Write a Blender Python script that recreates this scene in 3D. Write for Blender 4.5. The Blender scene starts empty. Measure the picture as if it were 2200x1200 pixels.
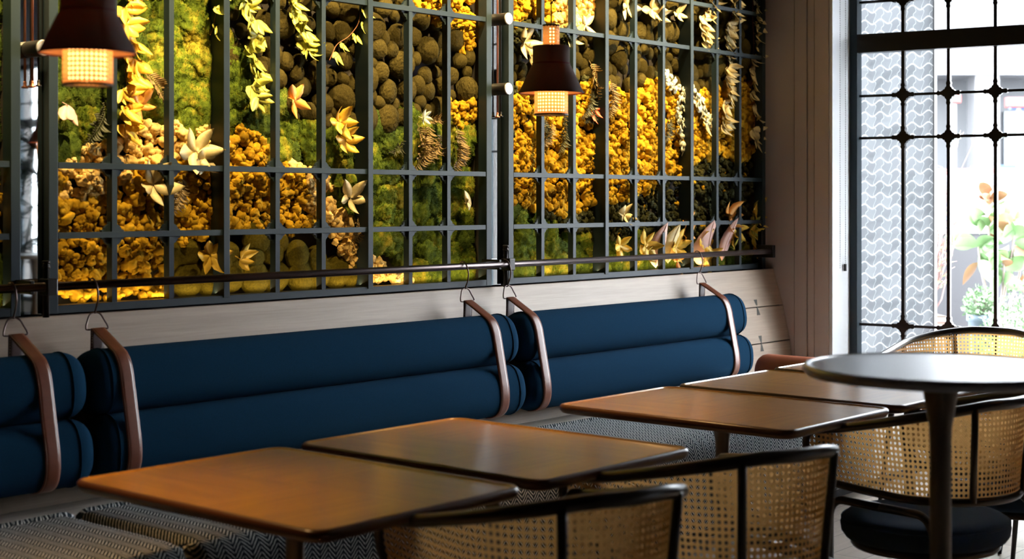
import bpy, math, random
import numpy as np
from mathutils import Vector, Matrix
random.seed(7)
RNG = np.random.default_rng(7)
SC = bpy.context.scene
COL = SC.collection
R = math.radians
PI = math.pi

# ------------------------------------------------------------------ camera
cam_d = bpy.data.cameras.new('camera'); cam = bpy.data.objects.new('camera', cam_d); COL.objects.link(cam)
cam.location = (0, 0, 1.42)
YAW = R(40.7)                       # view axis, counted from the banquette wall's direction (+x)
cam.rotation_euler = (R(90), 0, YAW - R(90))
cam_d.sensor_width = 36; cam_d.sensor_fit = 'HORIZONTAL'
cam_d.lens = 3200 / 2200 * 36
cam_d.shift_y = -168 / 2200
cam_d.clip_start = .05; cam_d.clip_end = 200
cam_d.dof.use_dof = True; cam_d.dof.focus_distance = 6.5; cam_d.dof.aperture_fstop = 3.2
SC.camera = cam

# ------------------------------------------------------------------ light, sky, exposure
w = bpy.data.worlds.new('sky'); SC.world = w; w.use_nodes = True
bg = w.node_tree.nodes['Background']; bg.inputs[0].default_value = (.88, .94, 1.0, 1); bg.inputs[1].default_value = 33.0
SC.view_settings.view_transform = 'Standard'; SC.view_settings.look = 'None'
SC.view_settings.gamma = 1; SC.view_settings.use_curve_mapping = False
SC.view_settings.exposure = 0.0
SC.cycles.sample_clamp_indirect = 8

def spot(name, loc, target, power, col, ang, blend, rad):
    d = bpy.data.lights.new(name, 'SPOT'); d.energy = power; d.color = col; d.spot_size = R(ang); d.spot_blend = blend
    d.shadow_soft_size = rad
    o = bpy.data.objects.new(name, d); COL.objects.link(o); o.location = loc
    o.rotation_euler = (Vector(target) - Vector(loc)).to_track_quat('-Z', 'Y').to_euler()
    return o
WARM = (1.0, .70, .30)
SPOTX = (2.35, 2.95, 3.55, 4.15, 4.75, 5.35, 5.95, 6.55, 7.0)
SPOTP = (230, 275, 300, 300, 270, 290, 340, 270, 10)
for _x, _p in zip(SPOTX, SPOTP):
    spot('wall_wash_fill_light', (_x, 4.02, 2.98), (_x, 4.5, 2.26), _p * .7, WARM, 45, .45, .03)
    spot('wall_wash_fill_light', (_x, 3.50, 2.98), (_x, 4.5, 2.08), _p * .6, WARM, 44, .3, .03)  # outer row added as soft frontal fill to even out the moss
for _a, _b in ((2.42, 2.64), (2.80, 4.96), (5.15, 6.95)):
    _d = bpy.data.lights.new('led_strip', 'AREA'); _d.shape = 'RECTANGLE'; _d.size = _b - _a; _d.size_y = .012; _d.energy = 1.0 * (_b - _a); _d.color = WARM
    _o = bpy.data.objects.new('led_strip', _d); COL.objects.link(_o); _o.location = ((_a + _b) / 2, 4.462, 1.078); _o.rotation_euler = (R(180 - 20), 0, 0)

# ------------------------------------------------------------------ materials
MATS = {}
def _new(name):
    m = bpy.data.materials.new(name); m.use_nodes = True
    nt = m.node_tree; b = nt.nodes['Principled BSDF']
    return m, nt, b
def node(nt, t, **kw):
    n = nt.nodes.new(t)
    for k, v in kw.items(): setattr(n, k, v)
    return n
def math_n(nt, op, a, b=None, c=None, clamp=False):
    n = nt.nodes.new('ShaderNodeMath'); n.operation = op; n.use_clamp = clamp
    for i, v in enumerate((a, b, c)):
        if v is None: continue
        if isinstance(v, (int, float)): n.inputs[i].default_value = v
        else: nt.links.new(v, n.inputs[i])
    return n.outputs[0]
def mixc(nt, fac, a, b):
    n = nt.nodes.new('ShaderNodeMix'); n.data_type = 'RGBA'
    for s, v in ((n.inputs[0], fac), (n.inputs[6], a), (n.inputs[7], b)):
        if isinstance(v, (int, float)): s.default_value = v
        elif isinstance(v, tuple): s.default_value = v if len(v) == 4 else (*v, 1)
        else: nt.links.new(v, s)
    return n.outputs[2]
def coords(nt, which='Object', scale=(1, 1, 1), rot=(0, 0, 0)):
    tc = node(nt, 'ShaderNodeTexCoord'); mp = node(nt, 'ShaderNodeMapping')
    nt.links.new(tc.outputs[which], mp.inputs[0]); mp.inputs['Scale'].default_value = scale; mp.inputs['Rotation'].default_value = rot
    return mp.outputs[0]
def noise(nt, vec, scale, detail=4, rough=.6):
    n = node(nt, 'ShaderNodeTexNoise'); n.inputs['Scale'].default_value = scale; n.inputs['Detail'].default_value = detail
    n.inputs['Roughness'].default_value = rough; nt.links.new(vec, n.inputs['Vector']); return n.outputs['Fac']
def bump(nt, b, h, strength=.3, dist=.002):
    n = node(nt, 'ShaderNodeBump'); n.inputs['Strength'].default_value = strength; n.inputs['Distance'].default_value = dist
    nt.links.new(h, n.inputs['Height']); nt.links.new(n.outputs[0], b.inputs['Normal'])
def ramp(nt, fac, stops):
    n = node(nt, 'ShaderNodeValToRGB'); cr = n.color_ramp
    while len(cr.elements) < len(stops): cr.elements.new(.5)
    for e, (p, c) in zip(cr.elements, stops): e.position = p; e.color = (*c, 1)
    nt.links.new(fac, n.inputs[0]); return n.outputs[0]

def flat(name, col, rough=.5, metal=0, var=.12, ns=60, bs=.0, spec=.5):
    m, nt, b = _new(name); v = coords(nt); f = noise(nt, v, ns)
    c2 = tuple(min(1, c * (1 + var)) for c in col); c1 = tuple(c * (1 - var) for c in col)
    nt.links.new(mixc(nt, f, c1, c2), b.inputs['Base Color'])
    b.inputs['Roughness'].default_value = rough; b.inputs['Metallic'].default_value = metal
    b.inputs['Specular IOR Level'].default_value = spec
    if bs: bump(nt, b, f, bs, .001)
    MATS[name] = m; return m
def wood(name, c1, c2, axis=0, scale=1, rough=.5, coat=0, quad=False, spec=.5):
    m, nt, b = _new(name)
    def grain(ax):
        s = [28, 28, 28]; s[ax] = 1.1
        v = coords(nt, scale=tuple(q * scale for q in s))
        f = noise(nt, v, 1.0, 6, .65)
        s2 = [160, 160, 160]; s2[ax] = 5
        g = noise(nt, coords(nt, scale=tuple(q * scale for q in s2)), 1.0, 3, .5)
        return math_n(nt, 'ADD', math_n(nt, 'MULTIPLY', f, .65), math_n(nt, 'MULTIPLY', g, .35))
    f = grain(axis)
    if quad:
        f2 = grain(1 - axis)
        tc = node(nt, 'ShaderNodeTexCoord'); sp = node(nt, 'ShaderNodeSeparateXYZ'); nt.links.new(tc.outputs['Object'], sp.inputs[0])
        q = math_n(nt, 'GREATER_THAN', math_n(nt, 'MULTIPLY', sp.outputs[0], sp.outputs[1]), 0)
        mx = node(nt, 'ShaderNodeMix'); nt.links.new(q, mx.inputs[0]); nt.links.new(f, mx.inputs[2]); nt.links.new(f2, mx.inputs[3]); f = mx.outputs[0]
        f = math_n(nt, 'ADD', f, math_n(nt, 'MULTIPLY', q, .05))
    nt.links.new(ramp(nt, f, [(.32, c1), (.68, c2)]), b.inputs['Base Color'])
    b.inputs['Roughness'].default_value = rough; b.inputs['Coat Weight'].default_value = coat; b.inputs['Coat Roughness'].default_value = .2
    b.inputs['Specular IOR Level'].default_value = spec
    bump(nt, b, f, .12, .001)
    MATS[name] = m; return m
def emis(name, col, s):
    m, nt, b = _new(name); b.inputs['Base Color'].default_value = (*col, 1)
    b.inputs['Emission Color'].default_value = (*col, 1); b.inputs['Emission Strength'].default_value = s
    MATS[name] = m; return m

flat('bar_metal', (.011, .022, .030), .5, .0, .08, spec=.32)
flat('black_metal', (.018, .015, .014), .35, .5, .1)
flat('rail_metal', (.075, .055, .052), .3, .85, .1)
flat('ring_metal', (.14, .10, .09), .28, .9, .1)
flat('brushed_metal', (.42, .41, .43), .45, .5, .05, 300)
flat('copper_metal', (.42, .16, .10), .3, .8, .1)
flat('chair_frame', (.022, .019, .018), .3, 0, .1)
flat('column_metal', (.16, .125, .095), .42, .35, .08)
flat('table_edge', (.075, .030, .016), .3, 0, .1)
flat('cabinet_lining', (.05, .042, .036), .7, 0, .1)
flat('taupe_paint', (.58, .49, .44), .6, 0, .03, 8)
flat('groove_dark', (.03, .028, .03), .8)
flat('white_paint', (.82, .84, .85), .5, 0, .02, 8)
flat('ceiling_paint', (.06, .055, .05), .8, 0, .05, 8)
flat('room_wall', (.07, .06, .055), .8, 0, .05, 8)
flat('denim', (.006, .031, .066), 1, 0, .45, 420, .35, .04)
flat('blue_seat', (.018, .042, .085), .85, 0, .3, 500, .3, .2)
flat('leather', (.17, .048, .022), .36, 0, .22, 45, .12)
flat('orange_leather', (.50, .15, .07), .5, 0, .1, 40, .1)
flat('leather_dark', (.055, .025, .022), .45)
flat('stitch', (.62, .42, .30), .8)
flat('shade_cloth_band', (.10, .016, .022), .8)
flat('cord_black', (.01, .01, .01), .6)
flat('butterfly', (.055, .055, .045), .6)
flat('soil', (.10, .07, .05), .95, 0, .4, 60)
flat('concrete', (0.1925, 0.1925, 0.196), .85, 0, .08, 10)
flat('asphalt', (0.186, 0.1922, 0.1984), .9, 0, .1, 30)
flat('pale_facade', (.075, .078, .083), .8, 0, .05, 3)
flat('white_lacquer', (.13, .13, .135), .3, 0, .02, 4)
flat('store_blue', (0.035, 0.077, 0.147), .6); flat('sign_red', (0.217, 0.0248, 0.0217), .6); flat('sign_blue', (0.042, 0.084, 0.1925), .6)
flat('glass_dark', (0.0744, 0.0868, 0.0992), .2); flat('tyre', (.04, .04, .04), .8)
flat('pot_blue', (0.0868, 0.1178, 0.1426), .6); flat('grey_screen', (0.0341, 0.0329, 0.0372), .7, 0, .12, 200)
flat('twig', (0.2728, 0.1637, 0.15), .85); flat('twig_leaf', (0.2319, 0.2846, 0.1265), .6); flat('shrub_leaf', (0.1476, 0.2344, 0.1215), .6, 0, .3, 30)
flat('rubber_leaf', (0.1581, 0.2635, 0.1159), .4, 0, .35, 9); flat('rubber_leaf_orange', (0.274, 0.137, 0.0725), .4, 0, .2, 9)
flat('pale_bark', (0.2778, 0.2182, 0.1984), .8); flat('palm_leaf', (.022, .055, .028), .55); flat('cone_orange', (.85, .16, .05), .5)
flat('bar_top', (.26, .26, .29), .3, 0, .1, spec=1.0); MATS['bar_top'].node_tree.nodes['Principled BSDF'].inputs['Coat Weight'].default_value = 1; MATS['bar_top'].node_tree.nodes['Principled BSDF'].inputs['Coat Roughness'].default_value = .25; MATS['bar_top'].node_tree.nodes['Principled BSDF'].inputs['Coat IOR'].default_value = 2.0
wood('panel_wood', (.35, .265, .195), (.49, .38, .285), 0, 1, .5)
wood('ledge_wood', (.30, .27, .23), (.47, .43, .37), 0, 1, .5)
wood('table_wood', (.24, .098, .010), (.46, .21, .022), 1, 1, .30, 1, True)
wood('planter_wood', (.16, .09, .07), (.28, .17, .14), 0, 1, .7)

def m_shade():
    m, nt, b = _new('shade_cloth'); v = coords(nt, 'Object', (1, 1, 1))
    f = noise(nt, coords(nt, 'Object', (300, 300, 900)), 1.0, 2); g = noise(nt, v, 25)
    nt.links.new(mixc(nt, f, (.09, .075, .07), (.18, .15, .135)), b.inputs['Base Color'])
    b.inputs['Roughness'].default_value = .95; b.inputs['Specular IOR Level'].default_value = .1
    t = node(nt, 'ShaderNodeBsdfTranslucent'); t.inputs[0].default_value = (.30, .12, .05, 1)
    mx = node(nt, 'ShaderNodeMixShader'); mx.inputs[0].default_value = .05
    nt.links.new(b.outputs[0], mx.inputs[1]); nt.links.new(t.outputs[0], mx.inputs[2]); nt.links.new(mx.outputs[0], nt.nodes['Material Output'].inputs[0])
    MATS['shade_cloth'] = m
m_shade()
flat('shade_lining', (.75, .48, .30), .8)
def _tr(nm, f):
    nt = MATS[nm].node_tree; b = nt.nodes['Principled BSDF']; t = node(nt, 'ShaderNodeBsdfTranslucent'); t.inputs[0].default_value = (.85, .6, .4, 1)
    mx = node(nt, 'ShaderNodeMixShader'); mx.inputs[0].default_value = f; nt.links.new(b.outputs[0], mx.inputs[1]); nt.links.new(t.outputs[0], mx.inputs[2]); nt.links.new(mx.outputs[0], nt.nodes['Material Output'].inputs[0])
_tr('shade_lining', .25)

def m_cane(name, pitch, c1, c2, trans, hole=.30):
    m, nt, b = _new(name)
    uv = node(nt, 'ShaderNodeUVMap'); sp = node(nt, 'ShaderNodeSeparateXYZ'); nt.links.new(uv.outputs[0], sp.inputs[0])
    U = math_n(nt, 'DIVIDE', sp.outputs[0], pitch); V = math_n(nt, 'DIVIDE', sp.outputs[1], pitch)
    fu = math_n(nt, 'SUBTRACT', math_n(nt, 'FRACT', U), .5); fv = math_n(nt, 'SUBTRACT', math_n(nt, 'FRACT', V), .5)
    au = math_n(nt, 'ABSOLUTE', fu); av = math_n(nt, 'ABSOLUTE', fv)
    # octagonal hole
    d = math_n(nt, 'MAXIMUM', math_n(nt, 'MAXIMUM', au, av), math_n(nt, 'MULTIPLY', math_n(nt, 'ADD', au, av), .72))
    isc = math_n(nt, 'GREATER_THAN', d, hole)
    # strands: pairs of vertical and horizontal canes and a diagonal weave
    s1 = math_n(nt, 'ABSOLUTE', math_n(nt, 'SINE', math_n(nt, 'MULTIPLY', au, 2 * PI * 2)))
    s2 = math_n(nt, 'ABSOLUTE', math_n(nt, 'SINE', math_n(nt, 'MULTIPLY', math_n(nt, 'ADD', U, V), PI * 2)))
    h = math_n(nt, 'ADD', math_n(nt, 'MULTIPLY', s1, .5), math_n(nt, 'MULTIPLY', s2, .5))
    nt.links.new(mixc(nt, h, c1, c2), b.inputs['Base Color'])
    b.inputs['Roughness'].default_value = .45
    bump(nt, b, h, .6, .002)
    t = node(nt, 'ShaderNodeBsdfTranslucent'); t.inputs[0].default_value = (*c2, 1)
    mx = node(nt, 'ShaderNodeMixShader'); mx.inputs[0].default_value = trans
    nt.links.new(b.outputs[0], mx.inputs[1]); nt.links.new(t.outputs[0], mx.inputs[2])
    tr = node(nt, 'ShaderNodeBsdfTransparent'); m2 = node(nt, 'ShaderNodeMixShader')
    nt.links.new(isc, m2.inputs[0]); nt.links.new(tr.outputs[0], m2.inputs[1]); nt.links.new(mx.outputs[0], m2.inputs[2])
    nt.links.new(m2.outputs[0], nt.nodes['Material Output'].inputs[0]); MATS[name] = m
m_cane('cane', .0172, (.44, .20, .045), (.84, .49, .17), .35, .28)
m_cane('lamp_cane', .0125, (.45, .20, .07), (.80, .48, .22), .45, .26)

def m_herring():
    m, nt, b = _new('herringbone')
    uv = node(nt, 'ShaderNodeUVMap'); sp = node(nt, 'ShaderNodeSeparateXYZ'); nt.links.new(uv.outputs[0], sp.inputs[0])
    nz = noise(nt, coords(nt, 'Object', (1, 1, 1)), 90, 2)
    U = math_n(nt, 'DIVIDE', sp.outputs[0], .062)
    tri = math_n(nt, 'PINGPONG', U, .5)
    t = math_n(nt, 'ADD', math_n(nt, 'DIVIDE', sp.outputs[1], .0150), math_n(nt, 'MULTIPLY', tri, 4.6))
    t = math_n(nt, 'ADD', t, math_n(nt, 'MULTIPLY', nz, .5))
    fr = math_n(nt, 'ABSOLUTE', math_n(nt, 'SUBTRACT', math_n(nt, 'FRACT', t), .5))
    k = math_n(nt, 'MULTIPLY', math_n(nt, 'SUBTRACT', .21, fr), 9, clamp=True)
    # narrow dark gap between the columns
    e = math_n(nt, 'PINGPONG', math_n(nt, 'MULTIPLY', U, 2), .5)
    k = math_n(nt, 'MULTIPLY', k, math_n(nt, 'MULTIPLY', e, 9, clamp=True))
    nt.links.new(mixc(nt, k, (.016, .028, .038), (.60, .63, .62)), b.inputs['Base Color'])
    b.inputs['Roughness'].default_value = .95; b.inputs['Specular IOR Level'].default_value = .15
    bump(nt, b, k, .8, .002); MATS['herringbone'] = m
m_herring()

def m_floor():
    m, nt, b = _new('floor_planks')
    br = node(nt, 'ShaderNodeTexBrick'); nt.links.new(coords(nt, 'Object'), br.inputs['Vector'])
    br.inputs['Scale'].default_value = 1; br.inputs['Brick Width'].default_value = 1.2; br.inputs['Row Height'].default_value = .14
    br.inputs['Mortar Size'].default_value = .002; br.inputs['Color1'].default_value = (.36, .30, .25, 1); br.inputs['Color2'].default_value = (.48, .41, .35, 1)
    br.inputs['Mortar'].default_value = (.10, .08, .07, 1)
    g = noise(nt, coords(nt, 'Object', (2, 40, 1)), 1, 5)
    mx = node(nt, 'ShaderNodeMix'); mx.data_type = 'RGBA'; mx.blend_type = 'MULTIPLY'; mx.inputs[0].default_value = .5
    nt.links.new(br.outputs[0], mx.inputs[6]); nt.links.new(ramp(nt, g, [(.3, (.6, .6, .6)), (.7, (1, 1, 1))]), mx.inputs[7])
    nt.links.new(mx.outputs[2], b.inputs['Base Color']); b.inputs['Roughness'].default_value = .32; MATS['floor_planks'] = m
m_floor()

def m_scale():
    m, nt, b = _new('scale_tile')
    uv = node(nt, 'ShaderNodeUVMap'); sp = node(nt, 'ShaderNodeSeparateXYZ'); nt.links.new(uv.outputs[0], sp.inputs[0])
    U = math_n(nt, 'DIVIDE', sp.outputs[0], .092); V = math_n(nt, 'DIVIDE', sp.outputs[1], .066)
    v2 = math_n(nt, 'ADD', V, math_n(nt, 'MULTIPLY', math_n(nt, 'SINE', math_n(nt, 'MULTIPLY', U, 2 * PI)), .20))
    fv = math_n(nt, 'FRACT', v2); row = math_n(nt, 'FLOOR', v2)
    u2 = math_n(nt, 'ADD', math_n(nt, 'MULTIPLY', U, 2), math_n(nt, 'ADD', math_n(nt, 'MULTIPLY', math_n(nt, 'SINE', math_n(nt, 'MULTIPLY', fv, 2 * PI)), .16), .25))
    fu = math_n(nt, 'FRACT', u2); colm = math_n(nt, 'FLOOR', u2)
    g1 = math_n(nt, 'LESS_THAN', fv, .13); g2 = math_n(nt, 'LESS_THAN', fu, .07)
    g = math_n(nt, 'MAXIMUM', g1, math_n(nt, 'MULTIPLY', g2, .6))
    wn = node(nt, 'ShaderNodeTexWhiteNoise'); cb = node(nt, 'ShaderNodeCombineXYZ'); nt.links.new(row, cb.inputs[0]); nt.links.new(colm, cb.inputs[1]); nt.links.new(cb.outputs[0], wn.inputs['Vector'])
    tile = mixc(nt, wn.outputs['Value'], (.27, .28, .29), (.37, .38, .39))
    cc = mixc(nt, g, tile, (.80, .80, .80)); nt.links.new(cc, b.inputs['Base Color']); b.inputs['Roughness'].default_value = .25
    tl = node(nt, 'ShaderNodeBsdfTranslucent'); nt.links.new(cc, tl.inputs[0]); ms = node(nt, 'ShaderNodeMixShader'); ms.inputs[0].default_value = .55
    nt.links.new(b.outputs[0], ms.inputs[1]); nt.links.new(tl.outputs[0], ms.inputs[2]); nt.links.new(ms.outputs[0], nt.nodes['Material Output'].inputs[0]); MATS['scale_tile'] = m
m_scale()

def m_glass():
    m, nt, b = _new('clear_glass'); nt.nodes.remove(b)
    t = node(nt, 'ShaderNodeBsdfTransparent'); g = node(nt, 'ShaderNodeBsdfGlossy'); g.inputs['Roughness'].default_value = .02
    lw = node(nt, 'ShaderNodeLayerWeight'); lw.inputs[0].default_value = .25
    mx = node(nt, 'ShaderNodeMixShader'); nt.links.new(math_n(nt, 'MULTIPLY', lw.outputs['Fresnel'], .5), mx.inputs[0])
    nt.links.new(t.outputs[0], mx.inputs[1]); nt.links.new(g.outputs[0], mx.inputs[2]); nt.links.new(mx.outputs[0], nt.nodes['Material Output'].inputs[0]); MATS['clear_glass'] = m
m_glass()
m_, nt_, b_ = _new('mirror'); b_.inputs['Metallic'].default_value = 1; b_.inputs['Roughness'].default_value = .02; b_.inputs['Base Color'].default_value = (.82, .86, .86, 1); MATS['mirror'] = m_
emis('lamp_glow', (1, .60, .22), 5.0)
emis('led_glow', (1, .66, .25), 5.0)

def m_moss(name, stops, ns=35, rough=.95):
    m, nt, b = _new(name); v = coords(nt)
    f = noise(nt, v, ns, 5, .7); g = noise(nt, v, ns * .22, 3)
    f = math_n(nt, 'ADD', math_n(nt, 'MULTIPLY', f, .55), math_n(nt, 'MULTIPLY', g, .45))
    nt.links.new(ramp(nt, f, stops), b.inputs['Base Color']); b.inputs['Roughness'].default_value = rough; b.inputs['Specular IOR Level'].default_value = .1
    h = noise(nt, v, ns * 6, 4, .8); bump(nt, b, h, .9, .004); MATS[name] = m
m_moss('sheet_moss', [(.36, (.025, .05, .008)), (.5, (.11, .16, .016)), (.64, (.36, .30, .035))], 26)
m_moss('sheet_moss_dark', [(.36, (.022, .042, .010)), (.52, (.07, .11, .016)), (.68, (.17, .18, .03))], 26)
m_moss('ball_moss', [(.35, (.038, .032, .010)), (.55, (.10, .080, .022)), (.7, (.20, .155, .04))], 60)
m_moss('mound_moss', [(.35, (.06, .052, .006)), (.55, (.15, .12, .012)), (.7, (.24, .19, .02))], 40)
m_moss('ochre_lichen', [(.3, (.26, .14, .008)), (.5, (.50, .29, .016)), (.7, (.68, .44, .03))], 30)
m_moss('cream_lichen', [(.3, (.68, .42, .12)), (.5, (.86, .60, .22)), (.7, (.94, .76, .36))], 30)
m_moss('dark_lichen', [(.3, (.020, .022, .010)), (.5, (.045, .048, .020)), (.7, (.09, .085, .03))], 30)
flat('moss_backing', (.02, .02, .010), .95, 0, .4, 20)
flat('leaf_yellow', (.76, .50, .06), .45, 0, .2, 12); flat('leaf_lime', (.50, .50, .09), .45, 0, .2, 12); flat('leaf_orange', (.72, .34, .07), .45, 0, .2, 12)
flat('leaf_cream', (.62, .52, .27), .5, 0, .42, 40); flat('leaf_pink', (.66, .42, .36), .5, 0, .2, 20); flat('leaf_red', (.62, .12, .06), .5, 0, .3, 15)
flat('leaf_white', (.62, .64, .50), .5, 0, .1, 20); flat('fern_brown', (.22, .15, .06), .7, 0, .3, 30); flat('stem_brown', (.26, .10, .04), .7); flat('leaf_dark', (.05, .055, .03), .6, 0, .3, 30)

# ------------------------------------------------------------------ mesh helpers
def tag(o, label=None, cat=None, group=None, kind=None):
    if label: o['label'] = label
    if cat: o['category'] = cat
    if group: o['group'] = group
    if kind: o['kind'] = kind
    return o
def empty(name, loc=(0, 0, 0), rz=0, parent=None):
    o = bpy.data.objects.new(name, None); COL.objects.link(o); o.location = loc; o.rotation_euler = (0, 0, rz); o.empty_display_size = .1
    if parent: o.parent = parent
    return o
def children(o): return [c for c in bpy.data.objects if c.parent == o]
def copy_tree(o, parent=None):
    c = o.copy(); COL.objects.link(c)
    if parent is not None: c.parent = parent
    for ch in children(o): copy_tree(ch, c)
    return c

class MB:
    def __init__(s): s.v = []; s.f = []; s.uv = {}
    def add(s, vs, fs, uvs=None):
        n = len(s.v); s.v += [tuple(p) for p in vs]
        for i, f in enumerate(fs):
            if uvs is not None: s.uv[len(s.f)] = uvs[i]
            s.f.append(tuple(k + n for k in f))
        return s
    def box(s, x0, x1, y0, y1, z0, z1, M=None):
        vs = [Vector(p) for p in ((x0, y0, z0), (x1, y0, z0), (x1, y1, z0), (x0, y1, z0), (x0, y0, z1), (x1, y0, z1), (x1, y1, z1), (x0, y1, z1))]
        if M is not None: vs = [M @ p for p in vs]
        return s.add(vs, [(0, 3, 2, 1), (4, 5, 6, 7), (0, 1, 5, 4), (1, 2, 6, 5), (2, 3, 7, 6), (3, 0, 4, 7)])
    def tube(s, path, r, seg=10, closed=False, cap=True):
        path = [Vector(p) for p in path]; n = len(path)
        rr = r if isinstance(r, (list, tuple)) else [r] * n
        up = Vector((0, 0, 1)); rings = []; prev = None
        for i, p in enumerate(path):
            a = path[(i - 1) % n] if (closed or i > 0) else p; b = path[(i + 1) % n] if (closed or i < n - 1) else p
            t = (b - a).normalized()
            if prev is None:
                x = t.cross(up)
                if x.length < 1e-3: x = t.cross(Vector((1, 0, 0)))
            else: x = prev - t * prev.dot(t)
            x.normalize(); prev = x; y = t.cross(x)
            rings.append([p + (x * math.cos(2 * PI * k / seg) + y * math.sin(2 * PI * k / seg)) * rr[i] for k in range(seg)])
        vs = [q for rg in rings for q in rg]; fs = []
        for i in range(n if closed else n - 1):
            j = (i + 1) % n
            for k in range(seg):
                l = (k + 1) % seg; fs.append((i * seg + k, i * seg + l, j * seg + l, j * seg + k))
        if cap and not closed: fs.append(tuple(range(seg))[::-1]); fs.append(tuple((n - 1) * seg + k for k in range(seg)))
        return s.add(vs, fs)
    def lathe(s, prof, c=(0, 0, 0), seg=32, cap=True, uvscale=None):
        cx, cy, cz = c; vs = []; fs = []; uvs = [] if uvscale else None
        for r, z in prof:
            for k in range(seg):
                a = 2 * PI * k / seg; vs.append((cx + r * math.cos(a), cy + r * math.sin(a), cz + z))
        for i in range(len(prof) - 1):
            for k in range(seg):
                l = (k + 1) % seg; fs.append((i * seg + k, i * seg + l, (i + 1) * seg + l, (i + 1) * seg + k))
                if uvs is not None:
                    P = uvscale; u0 = k * P / seg; u1 = (k + 1) * P / seg; uvs.append([(u0, prof[i][1]), (u1, prof[i][1]), (u1, prof[i + 1][1]), (u0, prof[i + 1][1])])
        if cap and uvs is None:
            fs.append(tuple(range(seg))[::-1]); fs.append(tuple((len(prof) - 1) * seg + k for k in range(seg)))
        return s.add(vs, fs, uvs)
    def loops(s, rings, cap=True):
        n = len(rings[0]); vs = [p for rg in rings for p in rg]; fs = []
        for i in range(len(rings) - 1):
            for k in range(n):
                l = (k + 1) % n; fs.append((i * n + k, i * n + l, (i + 1) * n + l, (i + 1) * n + k))
        if cap: fs.append(tuple(range(n))[::-1]); fs.append(tuple((len(rings) - 1) * n + k for k in range(n)))
        return s.add(vs, fs)
    def build(s, name, mat, parent=None, smooth=False, bevel=0, loc=None, bseg=2):
        me = bpy.data.meshes.new(name); me.from_pydata(s.v, [], s.f)
        if s.uv:
            ul = me.uv_layers.new(name='UVMap')
            for p in me.polygons:
                q = s.uv.get(p.index)
                if q:
                    for li, c in zip(p.loop_indices, q): ul.data[li].uv = c
        me.materials.append(MATS[mat] if isinstance(mat, str) else mat)
        if smooth: me.polygons.foreach_set('use_smooth', [True] * len(me.polygons))
        me.update(); o = bpy.data.objects.new(name, me); COL.objects.link(o)
        if parent: o.parent = parent
        if loc: o.location = loc
        if bevel:
            b = o.modifiers.new('bevel', 'BEVEL'); b.width = bevel; b.segments = bseg; b.limit_method = 'ANGLE'
        return o
def rrect(hx, hy, r, z, n=6, cx=0, cy=0):
    out = []
    for qx, qy, a0 in ((1, 1, 0), (-1, 1, 90), (-1, -1, 180), (1, -1, 270)):
        for k in range(n + 1):
            a = R(a0 + 90 * k / n); out.append((cx + qx * (hx - r) + r * math.cos(a), cy + qy * (hy - r) + r * math.sin(a), z))
    return out
def smooth_path(pts, n=6, closed=False):
    P = [Vector(p) for p in pts]; out = []; m = len(P)
    for i in range(m if closed else m - 1):
        if closed: p0, p1, p2, p3 = P[(i - 1) % m], P[i], P[(i + 1) % m], P[(i + 2) % m]
        else: p0, p1, p2, p3 = P[max(i - 1, 0)], P[i], P[i + 1], P[min(i + 2, m - 1)]
        for k in range(n):
            t = k / n
            out.append(.5 * ((2 * p1) + (p2 - p0) * t + (2 * p0 - 5 * p1 + 4 * p2 - p3) * t * t + (3 * p1 - p0 - 3 * p2 + p3) * t ** 3))
    if not closed: out.append(P[-1])
    return out
def fillet(pts, rad, n=6):
    P = [Vector(p) for p in pts]; out = [P[0]]
    for i in range(1, len(P) - 1):
        r = rad[i - 1] if isinstance(rad, (list, tuple)) else rad
        a = P[i] + (P[i - 1] - P[i]).normalized() * r; b = P[i] + (P[i + 1] - P[i]).normalized() * r
        for k in range(n + 1):
            t = k / n; out.append(a * (1 - t) ** 2 + P[i] * 2 * t * (1 - t) + b * t * t)
    out.append(P[-1]); return out

# ------------------------------------------------------------------ places
WY = 4.42          # front face of the lattice in front of the moss
MY = 4.535         # moss backing
XE = 7.40          # end wall
CA, SA = math.cos(YAW), math.sin(YAW)
def wall_at(px, py, y=4.50):            # a point of the moss wall (from measurements on the photograph)
    u = (px - 1100) / 3200; dx = CA + SA * u; dy = SA - CA * u; D = y / dy
    return D * dx, 1.42 - D * (py - 432) / 3200
def wall_px(x, z, y=4.50):
    D = CA * x + SA * y; X = SA * x - CA * y
    return 1100 + 3200 * X / D, 432 + 3200 * (1.42 - z) / D
def out_at(px, py, D):
    X = (px - 1100) / 3200 * D
    return CA * D + SA * X, SA * D - CA * X, 1.42 - D * (py - 432) / 3200
WD = Vector((.158, -.988, 0)).normalized(); WN = Vector((WD.y, -WD.x, 0))   # along the window wall / into the room
WO = Vector((7.65, 4.05, 0))
WM = Matrix(((WD.x, -WN.x, 0, WO.x), (WD.y, -WN.y, 0, WO.y), (0, 0, 1, 0), (0, 0, 0, 1)))  # local (t, outward, z)

# ------------------------------------------------------------------ setting
def struct(mb, name, mat, **k): return tag(mb.build(name, mat, **k), kind='structure')
def slab(z0, z1, o):
    a = WM @ Vector((-.02, o, 0)); b = WM @ Vector((13.9, o, 0))
    P = [(-2, -9.5), (b.x, -9.5), (a.x, a.y), (a.x, 4.7), (-2, 4.7)]
    return MB().loops([[(x, y, z) for x, y in P] for z in (z0, z1)])
struct(slab(-.1, 0, .14), 'floor', 'floor_planks')
struct(slab(3.1, 3.2, .14), 'ceiling', 'ceiling_paint')
struct(MB().box(-2, 7.7, 4.60, 4.8, 0, 3.1), 'wall_back', 'room_wall')
struct(MB().box(-2.1, -2, -9.5, 4.8, 0, 3.1), 'wall_left', 'room_wall')
struct(MB().box(-2, 9.9, -9.6, -9.5, 0, 3.1), 'wall_front', 'room_wall')
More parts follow.
